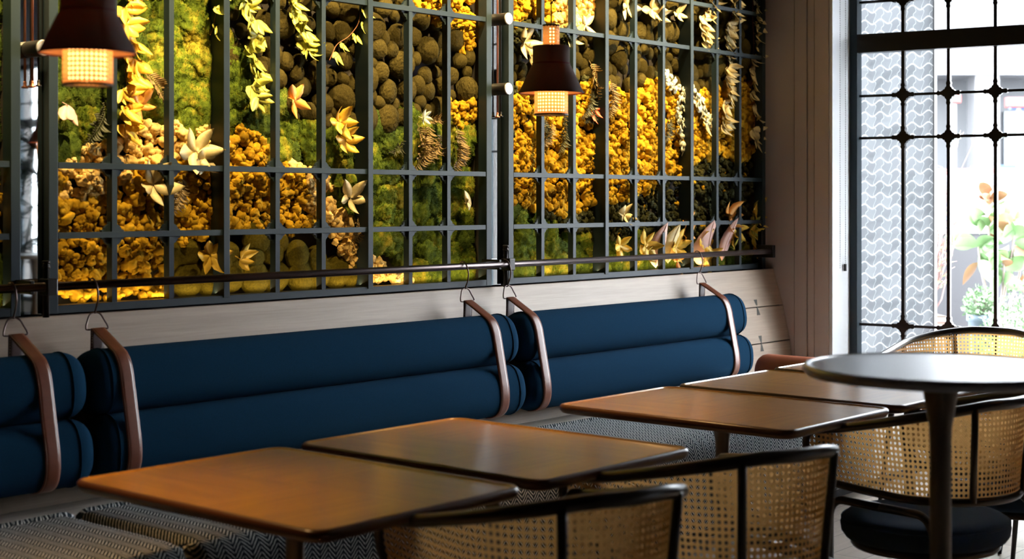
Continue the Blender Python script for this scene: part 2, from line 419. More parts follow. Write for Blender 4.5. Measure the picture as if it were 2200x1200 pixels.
# end wall between the moss and the window: boards with shadow gaps
mb = MB()
for y0, y1, d in ((4.60, 4.268, 0), (4.263, 4.187, .006), (4.182, 4.142, 0), (4.138, 4.05, .004)):
    mb.box(XE - d, XE + .22, y1, y0, 0, 3.1)
struct(mb, 'wall_right', 'taupe_paint', bevel=.002)
struct(MB().box(XE + .01, XE + .2, 4.06, 4.6, 0, 3.1), 'trim_1', 'groove_dark')
struct(MB().box(XE + .004, 7.66, 4.03, 4.049, 0, 3.1), 'trim_2', 'white_paint')
wr = MB().box(-.02, 13.75, -.06, .14, 0, .28, WM).box(-.02, 13.75, -.06, .14, 2.98, 3.1, WM)
struct(wr, 'wall_window_side', 'white_paint')
# windows
ROWS = (.49, .727, 1.775, 2.012, 2.54)
def rosette(mb, t, z, o, s=1.0):
    pts = []
    prof = [(.064, .004), (.062, .011), (.050, .013), (.046, .010), (.034, .012), (.030, .018), (.021, .021)]
    q = [(.064, -.004)] + prof + [(b, a) for a, b in prof[:-1][::-1]]
    full = []
    for k in range(4):
        a = k * PI / 2
        for (r0, r1) in (q[1:]): full.append((r0 * math.cos(a) - r1 * math.sin(a), r0 * math.sin(a) + r1 * math.cos(a)))
    ring0 = [WM @ Vector((t + x * s, o - .016, z + y * s)) for x, y in full]; ring1 = [WM @ Vector((t + x * s, o + .016, z + y * s)) for x, y in full]
    mb.loops([ring1, ring0])
struct(MB().box(2.32, 9.70, -.06, .14, .28, 2.98, WM), 'wall_window_side_1', 'room_wall')
struct(MB().box(10.85, 13.75, -.06, .14, .28, 2.98, WM), 'wall_window_side_2', 'room_wall')
for i, (t0, WW) in enumerate(((0, 2.32), (9.70, 1.15))):
    wn_ = empty('window_%d' % (i + 1), tuple(WM @ Vector((t0, 0, .28)))); tag(wn_, kind='structure')
    inv = Matrix.Translation(-Vector(wn_.location))
    def part(mb, name, mat, **k):
        mb.v = [tuple(inv @ Vector(p)) for p in mb.v]; return mb.build(name, mat, wn_, **k)
    fr = MB()
    fr.box(t0, t0 + .055, -.05, .03, .28, 2.98, WM).box(t0 + WW - .055, t0 + WW, -.05, .03, .28, 2.98, WM)
    fr.box(t0 + .055, t0 + WW - .055, -.05, .03, .28, .34, WM).box(t0 + .055, t0 + WW - .055, -.05, .03, 2.92, 2.98, WM)
    part(fr, 'window_frame', 'bar_metal')
    part(MB().box(t0 + .055, t0 + WW - .055, -.05, .02, 2.253, 2.356, WM), 'transom', 'black_metal')
    mu = MB()
    ts = [t0 + .304 + .2515 * k for k in range(8) if .304 + .2515 * k < WW - .1]
    for t in ts: mu.box(t - .009, t + .009, -.014, .014, .34, 2.92, WM)
    for z in ROWS: mu.box(t0 + .05, t0 + WW - .05, -.010, .010, z - .007, z + .007, WM)
    ro = mu
    for t in ts:
        for z in ROWS: rosette(ro, t, z, 0)
    part(mu, 'glazing_bars', 'black_metal')
    part(MB().box(t0 + .05, t0 + WW - .05, .016, .020, .3, 2.95, WM), 'glass_pane', 'clear_glass')

# ------------------------------------------------------------------ lattice screens in front of the moss
BZ0, BZ1 = 1.042, 3.05
LROWS = (1.304, 1.541, 2.231, 2.472)
def screen(x0, x1, thin, thick, label, group='lattice screens'):
    root = empty('lattice_screen', ((x0 + x1) / 2, WY, BZ0)); tag(root, label, 'lattice screen', group)
    cx = (x0 + x1) / 2
    def bx(m, a, b, y0, y1, z0, z1): return m.box(a - cx, b - cx, y0, y1, z0 - BZ0, z1 - BZ0)
    f = MB(); bx(f, x0, x0 + .035, 0, .05, BZ0, BZ1); bx(f, x1 - .035, x1, 0, .05, BZ0, BZ1)
    bx(f, x0, x1, .001, .05, BZ0, BZ0 + .028); bx(f, x0, x1, .001, .05, BZ1 - .03, BZ1)
    f.build('frame', 'bar_metal', root, bevel=.0015)
    for x in thick:
        bx(MB(), x - .014, x + .014, -.004, .075, BZ0 + .02, BZ1 - .02).build('mullion', 'bar_metal', root, bevel=.0015)
    th = sorted(thin)
    for x in th:
        co = bx(MB(), x - .0105, x + .0105, .004, .036, BZ0 + .02, BZ1 - .02)
        for z in LROWS:                                  # small stepped corner ornaments welded to the bar
            for sx in (-1, 1):
                for sz in (-1, 1):
                    pr = [(0, 0), (.036, 0), (.036, .006), (.026, .009), (.024, .015), (.015, .024), (.009, .026), (.006, .036), (0, .036)]
                    pts = [(x - cx + sx * (.009 + a), z - BZ0 + sz * (.009 + b)) for a, b in pr]
                    if sx * sz < 0: pts = pts[::-1]
                    co.loops([[(a, .026, b) for a, b in pts], [(a, .014, b) for a, b in pts]])
        co.build('upright_bar', 'bar_metal', root)
    edges = [x0 + .03] + sorted(thick) + [x1 - .03]
    for a, b in zip(edges[:-1], edges[1:]):
        for z in LROWS:
            bx(MB(), a + .008, b - .008, .002, .030, z - .0105, z + .0105).build('cross_bar', 'bar_metal', root, bevel=.001)
    return root
screen(1.30, 2.660, (1.75, 1.995, 2.24, 2.47), (1.52,), 'dark metal lattice screen cut off by the left photo edge')
screen(2.765, 5.000, (3.025, 3.265, 3.76, 3.997, 4.488, 4.724), (3.508, 4.247), 'widest dark metal lattice screen, left of the slim mirror with two silver discs')
screen(5.115, 7.345, (5.365, 5.603, 6.103, 6.348, 6.854, 7.085), (5.851, 6.597), 'dark metal lattice screen behind the distant pendant, ending at the taupe end wall')
# cabinets behind the screens
def cabinet(x0, x1, nm, label):
    m = MB().box(x0, x0 + .012, WY + .05, 4.598, BZ0, BZ1).box(x1 - .012, x1, WY + .05, 4.598, BZ0, BZ1).box(x0, x1, WY + .05, 4.598, BZ1 - .012, BZ1).box(x0, x1, WY + .05, 4.598, BZ0, BZ0 + .012)
    m.box(x0, x1, 4.585, 4.598, BZ0, BZ1)
    o = m.build(nm, 'cabinet_lining'); tag(o, label, 'display case'); return o
cabinet(1.30, 2.658, 'display_case', 'shallow dark case around the moss at the left photo edge')
cabinet(2.767, 4.998, 'display_case', 'shallow dark case around the widest stretch of moss')
cabinet(5.117, 7.343, 'display_case', 'shallow dark case around the moss beside the end wall')

# ------------------------------------------------------------------ mirrors with standoffs and rods
for xm, la in ((2.714, 'narrow mirror strip behind the nearer pendant, showing palm leaves'), (5.055, 'narrow mirror strip between the two main lattice screens')):
    r = empty('mirror_strip', (xm, WY + .035, BZ0)); tag(r, la, 'mirror')
    MB().box(-.046, .046, 0, .004, 0, 2.0).build('mirror_glass', 'mirror', r)
    MB().box(-.053, .053, .004, .03, 0, 2.0).build('backing', 'black_metal', r)
    s = empty('wall_rod_fixture', (xm - .003, WY + .012, 0)); tag(s, 'slender copper rods clamped by round knobs over the ' + ('left' if xm < 3 else 'middle') + ' mirror strip', 'wall fixture')
    MB().tube([(0, 0, 1.80), (0, 0, 3.05)], .0045, 8).lathe([(.004, 0), (.011, .001), (.011, .006), (.005, .01), (.006, .02), (.0045, .024)], (0, 0, 1.796), 12).build('rod', 'copper_metal', s, True)
    MB().lathe([(.004, 0), (.011, .001), (.011, .006), (.005, .01), (.006, .02), (.0045, .024)], (.022, .0, 1.80), 12).tube([(.022, 0, 1.80), (.022, 0, 3.05)], .0035, 8).build('rod', 'black_metal', s, True)
    for z in (1.924, 2.238):
        k = MB()
        k.loops([[(rr * math.cos(a), yy, z + rr * math.sin(a)) for a in [2 * PI * q / 28 for q in range(28)]] for rr, yy in ((.0265, .022), (.0275, .018), (.0275, -.062), (.0265, -.064))])
        kn = k.build('knob', 'black_metal', s, True)
        k = MB(); k.loops([[(rr * math.cos(a), yy, z + rr * math.sin(a)) for a in [2 * PI * q / 28 for q in range(28)]] for rr, yy in ((.0268, -.0635), (.0268, -.068), (.025, -.0695))])
        k.build('disc_face', 'brushed_metal', kn, False)

# ------------------------------------------------------------------ banquette bench
bench = empty('banquette_bench', (4.4, 4.0, 0)); tag(bench, 'long built in oak bench with leaning plank back running under the moss wall', 'bench')
bx0, bx1 = 1.3, XE - .006
PL = [(4.398, 1.040), (4.335, .835), (4.290, .640), (4.262, .425)]     # (y front, z) of the leaning back
for (ya, za), (yb, zb) in zip(PL[:-1], PL[1:]):
    m = MB(); g = .0028; th = .022
    c = lambda x, y, z: (x - 4.4, y - 4.0, z)
    m.loops([[c(x, ya, za - g), c(x, yb, zb + g), c(x, yb + th, zb + g), c(x, ya + th, za - g)] for x in (bx0, bx1)])
    m.build('back_plank', 'panel_wood', bench, bevel=.002)
m = MB()
m.loops([[c(x, y + .004, z) for y, z in PL] + [c(x, 4.5, .43), c(x, 4.5, 1.035)] for x in (bx0 + .02, bx1 - .001)]); m.v = [(a, b + .021, d - .004) for a, b, d in m.v]
m.build('back_core', 'groove_dark', bench)
for y0, y1 in ((4.262, 4.09), (4.086, 3.352)):
    MB().box(bx0 - 4.4, bx1 - 4.4, y1 - 4.0, y0 - 4.0 - .0015, .405, .440).build('seat_plank', 'ledge_wood', bench, bevel=.003)
MB().box(bx0 - 4.4, bx1 - 4.4, -.63, -.61, .08, .405).build('front_board', 'ledge_wood', bench)
MB().box(bx0 - 4.4, bx1 - 4.4, -.52, -.50, .0, .08).build('plinth', 'groove_dark', bench)
for x, i in ((7.085, 1), (6.995, 1), (7.085, 2)):
    pass
for x, i in ((7.115, 1), (7.085, 2)):
    y, z = PL[i]
    m = MB(); h = .042; w1 = .017; w0 = .004
    ya, yb = PL[i - 1][0] - PL[i][0], PL[i][0] - PL[i + 1][0]
    ku = ya / (PL[i - 1][1] - z); kd = yb / (z - PL[i + 1][1])
    ring = [(-w1, h), (w1, h), (w0, 0), (w1, -h), (-w1, -h), (-w0, 0)]
    f = lambda a, b, o: c(x + a, y + (ku * b if b > 0 else kd * b) - o, z + b)
    m.loops([[f(a, b, -.004) for a, b in ring], [f(a, b, .0008) for a, b in ring]])
    m.build('butterfly_key', 'butterfly', bench)

# seat cushions, draped herringbone fabric
def seat_cushion(x0, x1, label):
    prof = [(3.925, .444), (3.930, .470), (3.915, .483), (3.70, .484), (3.45, .482), (3.375, .478), (3.340, .463), (3.320, .435), (3.312, .39), (3.310, .25), (3.310, .12), (3.318, .105)]
    P = smooth_path([(0, y, z) for y, z in prof], 4); P = [(p.y, p.z) for p in P]
    L = [0]
    for a, b in zip(P[:-1], P[1:]): L.append(L[-1] + math.hypot(a[0] - b[0], a[1] - b[1]))
    xs = [x0, x0 + .004, x0 + .014, x0 + .03] + [x0 + .03 + (x1 - x0 - .06) * k / 24 for k in range(1, 24)] + [x1 - .03, x1 - .014, x1 - .004, x1]
    ins = [.030, .014, .004, 0] + [0] * 23 + [0, .004, .014, .030]
    m = MB(); n = len(P); vs = []; fs = []; uv = []
    cx = (x0 + x1) / 2
    for x, d in zip(xs, ins):
        for j, (y, z) in enumerate(P):
            wob = .002 * math.sin(x * 9 + z * 7)
            yy, zz = y, z
            if y < 3.36: yy = y + d
            else: zz = z - d if z > .46 else z
            if j < 8: yy -= d * .5
            vs.append((x - cx, yy - 3.6 + wob * (1 if y < 3.33 else 0), zz - .44 + (wob * .6 if y > 3.36 and z > .46 else 0)))
    for i in range(len(xs) - 1):
        for j in range(n - 1):
            fs.append((i * n + j, i * n + j + 1, (i + 1) * n + j + 1, (i + 1) * n + j))
            uv.append([(xs[i], L[j]), (xs[i], L[j + 1]), (xs[i + 1], L[j + 1]), (xs[i + 1], L[j])])
    # closed ends and underside
    m.add(vs, fs, uv)
    b = [(x0 + .004, 0), (x1 - .004, 0)]
    o = m.build('seat_cushion', 'herringbone', smooth=True, loc=(cx, 3.6, .44))
    so = o.modifiers.new('thick', 'SOLIDIFY'); so.thickness = .034; so.offset = -1 if True else 1
    tag(o, label, 'cushion', 'herringbone seat covers on the bench'); return o
seat_cushion(1.35, 2.515, 'herringbone bench seat cover nearest the camera at the bottom left corner')
seat_cushion(2.545, 4.528, 'herringbone bench seat cover behind the two tables nearest the camera')
seat_cushion(4.560, 5.945, 'herringbone bench seat cover behind the third and fourth tables, beside the gap in the tables')
seat_cushion(5.975, 6.520, 'short herringbone bench seat cover at the window end')

# navy bolsters (two rolls each) : every roll a thing
def bolster(x0, x1, y, z, ry, rz, lean, label):
    n = 28; xs = []; L = x1 - x0; cx = (x0 + x1) / 2; e = .065
    for k in range(7): a = PI / 2 * k / 6; xs.append((x0 + e * (1 - math.sin(a)) , 1 - .42 * (1 - math.cos(a - 0)) if False else 1 - .42 * (1 - math.sin(PI / 2 * (1 - (1 - math.sin(a))))) ))
    sec = []
    for k in range(9):
        a = PI / 2 * k / 8; sec.append((x0 + e * (1 - math.cos(a)), .55 + .45 * math.sin(a)))
    mid = [(x0 + e + (L - 2 * e) * k / 16, 1) for k in range(1, 16)]
    full = sec + mid + [(x1 - (xx - x0), s) for xx, s in sec[::-1]]
    rings = []
    for xx, s in full:
        ring = []
        for q in range(n):
            a = 2 * PI * q / n; ca, sa = math.cos(a), math.sin(a)
            rr = (abs(ca) ** 2.5 + abs(sa) ** 2.5) ** (-1 / 2.5)
            wb = 1 + .012 * math.sin(xx * 5 + q)
            py, pz = ca * rr * ry * (s if s < 1 else 1) * wb, sa * rr * rz * s
            ring.append((xx - cx, py * math.cos(lean) + pz * math.sin(lean), -py * math.sin(lean) + pz * math.cos(lean)))
        rings.append(ring)
    m = MB(); m.loops([r[::-1] for r in rings]); o = m.build('back_bolster', 'denim', smooth=True, loc=(cx, y, z))
    s = o.modifiers.new('sub', 'SUBSURF'); s.levels = 1; s.render_levels = 1
    for r in (8, len(full) - 9): MB().tube([Vector(p) * 1.0 for p in rings[r]], .0028, 6, closed=True).build('piping', 'denim', o, True)
    tag(o, label, 'bolster', 'navy back bolsters'); return o
LO = dict(y=4.180, z=.617, ry=.086, rz=.108, lean=R(6)); HI = dict(y=4.222, z=.826, ry=.086, rz=.109, lean=R(12))
for x0, x1, wh in ((1.4, 2.742, 'at the left photo edge'), (2.758, 4.880, 'of the long middle pair'), (4.908, 6.722, 'of the window end pair')):
    bolster(x0, x1, label='lower navy fabric back bolster ' + wh, **LO)
    bolster(x0, x1, label='upper navy fabric back bolster ' + wh, **HI)

# rail
rail = empty('hanging_rail', (4.9, 4.335, 1.14)); tag(rail, 'dark metal rail running along the lattice above the bench back', 'rail')
MB().tube([(1.35 - 4.9, 0, 0), (7.26 - 4.9, 0, 0)], .0145, 14).build('tube', 'rail_metal', rail, True)
for x, top in ((2.715, 1.205), (5.022, 1.205)):
    b = MB().tube([(x - 4.9, .022, 1.038 - 1.14), (x - 4.9, .022, top - 1.14)], .011, 14)
    b.lathe([(.011, 0), (.0135, .001), (.0135, .008), (.0115, .01), (.0115, .016), (.0135, .017), (.0135, .024), (.010, .026)], (x - 4.9, .022, top - 1.14 - .006), 16)
    b.build('bracket_post', 'black_metal', rail, True)
    MB().box(x - 4.9 - .020, x - 4.9 + .020, -.018, .036, -.028, .026).build('clamp', 'black_metal', rail, bevel=.004)
    MB().box(x - 4.9 - .075, x - 4.9 - .060, -.006, .10, -.022, .022).build('clamp_arm', 'black_metal', rail, bevel=.002)
MB().box(7.25 - 4.9, 7.275 - 4.9, -.02, .09, -.035, .035).box(7.262 - 4.9, 7.275 - 4.9, .06, .085, -.10, .11).build('end_bracket', 'black_metal', rail, bevel=.002)

# hanging leather straps
def strap_proto():
    root = empty('hanging_strap', (0, 4.335, 1.14))
    hk = []
    for k in range(12):
        a = R(200 - 235 * k / 11); hk.append((0, -.019 * math.cos(a) , .019 * math.sin(a)))
    # hook over the rail, belly forward, down to the ring
    path = [(0, .020, -.006), (0, .019, .006), (0, .008, .0185), (0, -.006, .0195), (0, -.018, .012), (0, -.029, -.008), (0, -.034, -.034), (0, -.029, -.063), (0, -.020, -.083), (0, -.016, -.096)]
    MB().tube(smooth_path(path, 5), .0032, 8).build('hook', 'ring_metal', root, True)
    ring = [(-.017, 0, 0), (.017, 0, 0), (.034, -.006, -.026), (.042, -.012, -.045), (.034, -.014, -.052), (-.034, -.014, -.052), (-.042, -.012, -.045), (-.034, -.006, -.026)]
    ring = [(x, y - .016, z - .096) for x, y, z in ring]
    MB().tube(smooth_path(ring, 4, True), .0030, 8, closed=True).build('d_ring', 'ring_metal', root, True)
    z0 = -.147; y0 = -.030
    # the band lies taut over both rolls: front side of the convex outline around ring and rolls
    pts = [(y0, z0)]
    for Q in (LO, HI):
        for q in range(120):
            t = 2 * PI * q / 120; ca, sa = math.cos(t), math.sin(t); rr = (abs(ca) ** 2.5 + abs(sa) ** 2.5) ** (-1 / 2.5)
            py, pz, cl, sl = ca * rr * Q['ry'], sa * rr * Q['rz'], math.cos(Q['lean']), math.sin(Q['lean'])
            pts.append((Q['y'] + py * cl + pz * sl - 4.335, Q['z'] - py * sl + pz * cl - 1.14))
    pts = sorted(pts, key=lambda p: -p[1]); hull = []      # left chain, from the top down
    for p in pts:
        while len(hull) > 1 and (hull[-1][0] - hull[-2][0]) * (p[1] - hull[-2][1]) - (hull[-1][1] - hull[-2][1]) * (p[0] - hull[-2][0]) <= 0: hull.pop()
        hull.append(p)
    fr = [hull[0]]
    for a_, b_ in zip(hull[:-1], hull[1:]):
        L_ = math.hypot(b_[0] - a_[0], b_[1] - a_[1]); n_ = max(1, int(L_ / .02))
        for k in range(1, n_ + 1):
            c_ = (a_[0] + (b_[0] - a_[0]) * k / n_, a_[1] + (b_[1] - a_[1]) * k / n_)
            if math.hypot(c_[0] - fr[-1][0], c_[1] - fr[-1][1]) > .014: fr.append(c_)
    bk = [(y0, z0), (-.030, -.18), (-.028, -.23), (-.024, -.28)]
    def band(pr, w, th, nm, mat):
        P = smooth_path([(0, a, b) for a, b in pr], 5); m = MB(); rings = []
        for i, p in enumerate(P):
            a = P[max(i - 1, 0)]; b = P[min(i + 1, len(P) - 1)]; t = (b - a).normalized(); nrm = Vector((0, -t.z, t.y))
            if nrm.y > 0: nrm = -nrm
            rings.append([tuple(p + Vector((sx * w / 2, 0, 0)) + nrm * o) for sx, o in ((-1, 0), (-.97, th), (-.5, th * 1.15), (.5, th * 1.15), (.97, th), (1, 0))])
        m.loops(rings); o = m.build(nm, mat, root, True)
        for sx in (-.84, .84):
            st = MB(); pts = []
            for i, p in enumerate(P):
                a = P[max(i - 1, 0)]; b = P[min(i + 1, len(P) - 1)]; t = (b - a).normalized(); nrm = Vector((0, -t.z, t.y))
                if nrm.y > 0: nrm = -nrm
                pts.append(p + Vector((sx * w / 2, 0, 0)) + nrm * (th * 1.1))
            for a, b in zip(pts[:-1], pts[1:]):      # dashes
                n = max(1, int((b - a).length / .0075))
                for k in range(n): st.tube([a.lerp(b, k / n), a.lerp(b, (k + .62) / n)], .0007, 4)
            st.build('stitching', 'stitch', o)
        return o
    band(fr, .054, .004, 'leather_band', 'leather'); band(bk, .054, .003, 'back_band', 'leather_dark')
    return root
sp0 = strap_proto()
for i, (x, la) in enumerate(((2.574, 'brown leather strap at the left photo edge, hanging from a D ring'), (2.876, 'brown leather strap below the left mirror strip, just right of the bolster joint'), (4.714, 'brown leather strap on the right end of the long middle bolsters'), (4.992, 'brown leather strap just right of the joint between middle and window end bolsters'), (6.520, 'brown leather strap nearest the window, on the end of the last bolsters'))):
    o = sp0 if i == 0 else copy_tree(sp0)
    o.location = (x, 4.335, 1.14); tag(o, la, 'strap', 'leather straps hanging from the rail')

# leather armrest roll at the far end of the bench
m = MB(); rings = []
for k in range(7): a = PI / 2 * k / 6; rings.append((.035 * (1 - math.sin(a)), .055 + .04 * math.sin(PI / 2 * k / 6) if k else .05))
secs = [(0, .05), (.006, .072), (.02, .082), (.04, .087), (.6, .087), (.68, .087), (.70, .080), (.705, .05)]
m.loops([[(r_ * math.cos(2 * PI * q / 28), -yy, r_ * math.sin(2 * PI * q / 28)) for q in range(28)] for yy, r_ in secs])
o = m.build('armrest_roll', 'orange_leather', smooth=True, loc=(6.47, 3.92, .572)); tag(o, 'terracotta leather armrest roll lying at the window end of the bench', 'armrest')

# ------------------------------------------------------------------ tables
def table_proto():
    root = empty('dining_table', (0, 0, 0))
    hx, hy, r = .342, .462, .045
    rings = [rrect(hx - .02, hy - .02, r - .015, .690), rrect(hx - .006, hy - .006, r, .694), rrect(hx, hy, r, .704), rrect(hx, hy, r, .716), rrect(hx - .004, hy - .004, r, .7215), rrect(hx - .010, hy - .010, r - .004, .7215)]
    top = MB().loops(rings, False); n = len(rings[0])
    top.f.append(tuple(range(n))[::-1])
    e = top.build('table_edge', 'table_edge', root, True)
    t = MB().loops([rrect(hx - .009, hy - .009, r - .004, .7222), rrect(hx - .013, hy - .013, r - .006, .7222), rrect(hx - .018, hy - .018, r - .008, .7185), rrect(hx - .024, hy - .024, r - .01, .7178)], False)
    t.f.append(tuple(3 * n + k for k in range(n))); t.build('tabletop', 'table_wood', root, False)
    MB().lathe([(.024, .02), (.024, .60), (.030, .64), (.048, .675), (.055, .689)], seg=28).build('column', 'column_metal', root, True)
    MB().lathe([(.23, 0), (.235, .004), (.232, .010), (.10, .014), (.03, .022), (.024, .03)], seg=40).build('base_plate', 'black_metal', root, True)
    return root
tp = table_proto()
TBL = ((2.455, 2.822, 'square wooden dining table nearest the camera at the bottom of the photo'), (3.205, 2.828, 'square wooden dining table second from the camera, touching the nearest one'),
       (4.325, 2.772, 'square wooden dining table third from the camera, with quartered veneer, after the gap'), (5.055, 2.772, 'square wooden dining table fourth from the camera, shining under the round bar table'), (5.785, 2.79, 'square wooden dining table farthest away, beside the leather armrest roll'))
for i, (x, y, la) in enumerate(TBL):
    o = tp if i == 0 else copy_tree(tp)
    o.location = (x, y, 0); tag(o, la, 'table', 'square dining tables along the bench')
def bar_table(x, y, label):
    root = empty('bar_table', (x, y, 0)); tag(root, label, 'table')
    MB().lathe([(.27, 1.022), (.298, 1.026), (.305, 1.034), (.305, 1.044), (.302, 1.049), (.297, 1.050), (.293, 1.047), (.28, 1.0465), (.0, 1.0465)], seg=72, cap=False).lathe([(.0, 1.022), (.27, 1.022)], seg=72, cap=False).build('tabletop', 'bar_top', root, True)
    MB().lathe([(.023, .03), (.0235, .88), (.025, .91), (.030, .94), (.036, .975), (.041, 1.0), (.045, 1.022)], seg=32).build('column', 'column_metal', root, True)
    MB().lathe([(.24, 0), (.245, .004), (.24, .012), (.06, .016), (.028, .04)], seg=40).build('base_plate', 'black_metal', root, True)
bar_table(3.177, 1.458, 'tall round dark bar table in the right foreground')
bar_table(5.75, -.45, 'tall round dark bar table seen only reflected in the left mirror strip')

# ------------------------------------------------------------------ cane barrel chairs
def chair(r=.285, a=.325, zb=.793, za=.672, label='', rot=0, loc=(0, 0, 0)):
    root = empty('cane_chair', loc, R(rot)); rb = r - .025
    # plan curve parameter s in [-1,1]: left arm front -> back -> right arm front (chair faces +y)
    def plan(s, rad, fa):
        arc = PI * rad / 2; tot = arc + fa; d = abs(s) * tot; sg = 1 if s > 0 else -1
        if d < arc: th = d / rad; return (sg * rad * math.sin(th), -rad * math.cos(th))
        k = (d - arc) / fa if fa else 0
        return (sg * (rad - .012 * k * k), (d - arc))
    def ztop(s):
        t = min(1, max(0, (abs(s) - .12) / .88)); return zb - (zb - za) * (t * t * (3 - 2 * t) * .4 + t * .6)
    N = 44; top = []
    for k in range(N + 1):
        s = -1 + 2 * k / N; x, y = plan(s, r, a); top.append((x, y, ztop(s)))
    # bottom hoop, same parameter
    zl = .492; bot = []; fb = a - .05
    for k in range(N + 1):
        s = 1 - 2 * k / N; x, y = plan(s, rb, fb); bot.append((x, y, zl + .012 * (abs(s) ** 2)))
    def corner(p, q, out):      # rounded front end between top and bottom hoops
        p = Vector(p); q = Vector(q); o = []
        for t in range(1, 8):
            u = t / 8; b = p.lerp(q, u); bulge = math.sin(PI * u) ** .6 * .055; o.append(tuple(b + Vector((0, bulge, 0))))
        return o
    loop = top + corner(top[-1], bot[0], 1) + bot + corner(bot[-1], top[0], 1)
    rad = []
    for i in range(len(loop)):
        if i <= N: s = abs(-1 + 2 * i / N); rad.append(.0175 - .003 * s)
        else: rad.append(.0135)
    MB().tube(loop, rad, 12, closed=True).build('hoop_frame', 'chair_frame', root, True)
    # cane web
    m = MB(); vs = []; fs = []; uvs = []; NS = 60; NV = 8; arcL = (PI * r + 2 * a)
    for k in range(NS + 1):
        s = -1 + 2 * k / NS; xt, yt = plan(s, r - .006, a); xb_, yb_ = plan(s, rb, fb); zt = ztop(s)
        for j in range(NV + 1):
            u = j / NV; ext = (math.sin(PI * u) ** .6 * .05 if 0 < u < 1 else 0) * max(0, (abs(s) - .8) / .2)
            vs.append((xb_ + (xt - xb_) * u, yb_ + (yt - yb_) * u + ext, zl + .012 * s * s + (zt - zl) * u))
    for k in range(NS):
        for j in range(NV):
            fs.append((k * (NV + 1) + j, (k + 1) * (NV + 1) + j, (k + 1) * (NV + 1) + j + 1, k * (NV + 1) + j + 1))
            g = lambda kk, jj: ((kk / NS) * arcL, vs[kk * (NV + 1) + jj][2] * 1.02)
            uvs.append([g(k, j), g(k + 1, j), g(k + 1, j + 1), g(k, j + 1)])
    m.add(vs, fs, uvs); m.build('cane_back', 'cane', root, True)
    # posts
    for th in (-32, 32):
        s = th / 90 * (PI * r / 2) / (PI * r / 2 + a); xt, yt = plan(s, r + .010, a); xb_, yb_ = plan(s, rb + .008, fb)
        MB().tube([(xt, yt, ztop(s)), (xb_, yb_, zl)], .0115, 10).build('back_post', 'chair_frame', root, True)
    # seat
    se = MB().lathe([(.0, .340), (.235, .340), (.268, .346), (.280, .362), (.284, .385), (.278, .405), (.262, .418), (.22, .426), (.10, .430), (.0, .431)], (0, .06, -.02), 48, cap=False)
    so = se.build('seat', 'blue_seat', root, True)
    MB().tube([(.279 * math.cos(2 * PI * q / 48), .06 + .279 * math.sin(2 * PI * q / 48), .384) for q in range(48)], .003, 6, closed=True).build('seat_piping', 'blue_seat', so, True)
    MB().lathe([(.0, .296), (.245, .296), (.25, .302), (.25, .320), (.0, .320)], (0, .06, 0), 40, cap=False).build('seat_frame', 'chair_frame', root, True)
    # side leg frames: inverted U tubes, each leg its own mesh meeting on top
    for sx in (-1, 1):
        X0, X1 = .272 * sx, .305 * sx
        mid = (X0, .03, .458)
        pf = fillet([mid, (X0, .235, .458), (X1, .30, .0)], .05); pb = fillet([mid, (X0, -.165, .458), (X1 * .97, -.275, .0)], .06)
        MB().tube(pf, [.0135] * (len(pf) - 1) + [.0095], 10).build('leg', 'chair_frame', root, True)
        MB().tube(pb, [.0135] * (len(pb) - 1) + [.0095], 10).build('leg', 'chair_frame', root, True)
    tag(root, label, 'chair', 'cane barrel chairs'); return root
c0 = chair(label='cane barrel chair nearest the camera, at the bottom centre', rot=-17, loc=(2.635, 2.135, 0))
CH = ((3.335, 2.135, -17, 'cane barrel chair second from the camera, at the table touching the nearest one'), (4.57, 2.10, -10, 'cane barrel chair with its seat showing behind the round bar table column'),
      (5.36, 2.10, -10, 'cane barrel chair mostly hidden behind the one at the bar table column'), (6.09, 2.10, -10, 'cane barrel chair farthest along the row, at the right photo edge'))
for x, y, rz, la in CH:
    o = copy_tree(c0); o.location = (x, y, 0); o.rotation_euler = (0, 0, R(rz)); tag(o, la); o.scale = (1, .93 if x > 4 else 1, 1)
chair(.335, .30, .795, .69, 'wide cane barrel chair with its curved back to the window', 92, (6.66, 2.92, 0))

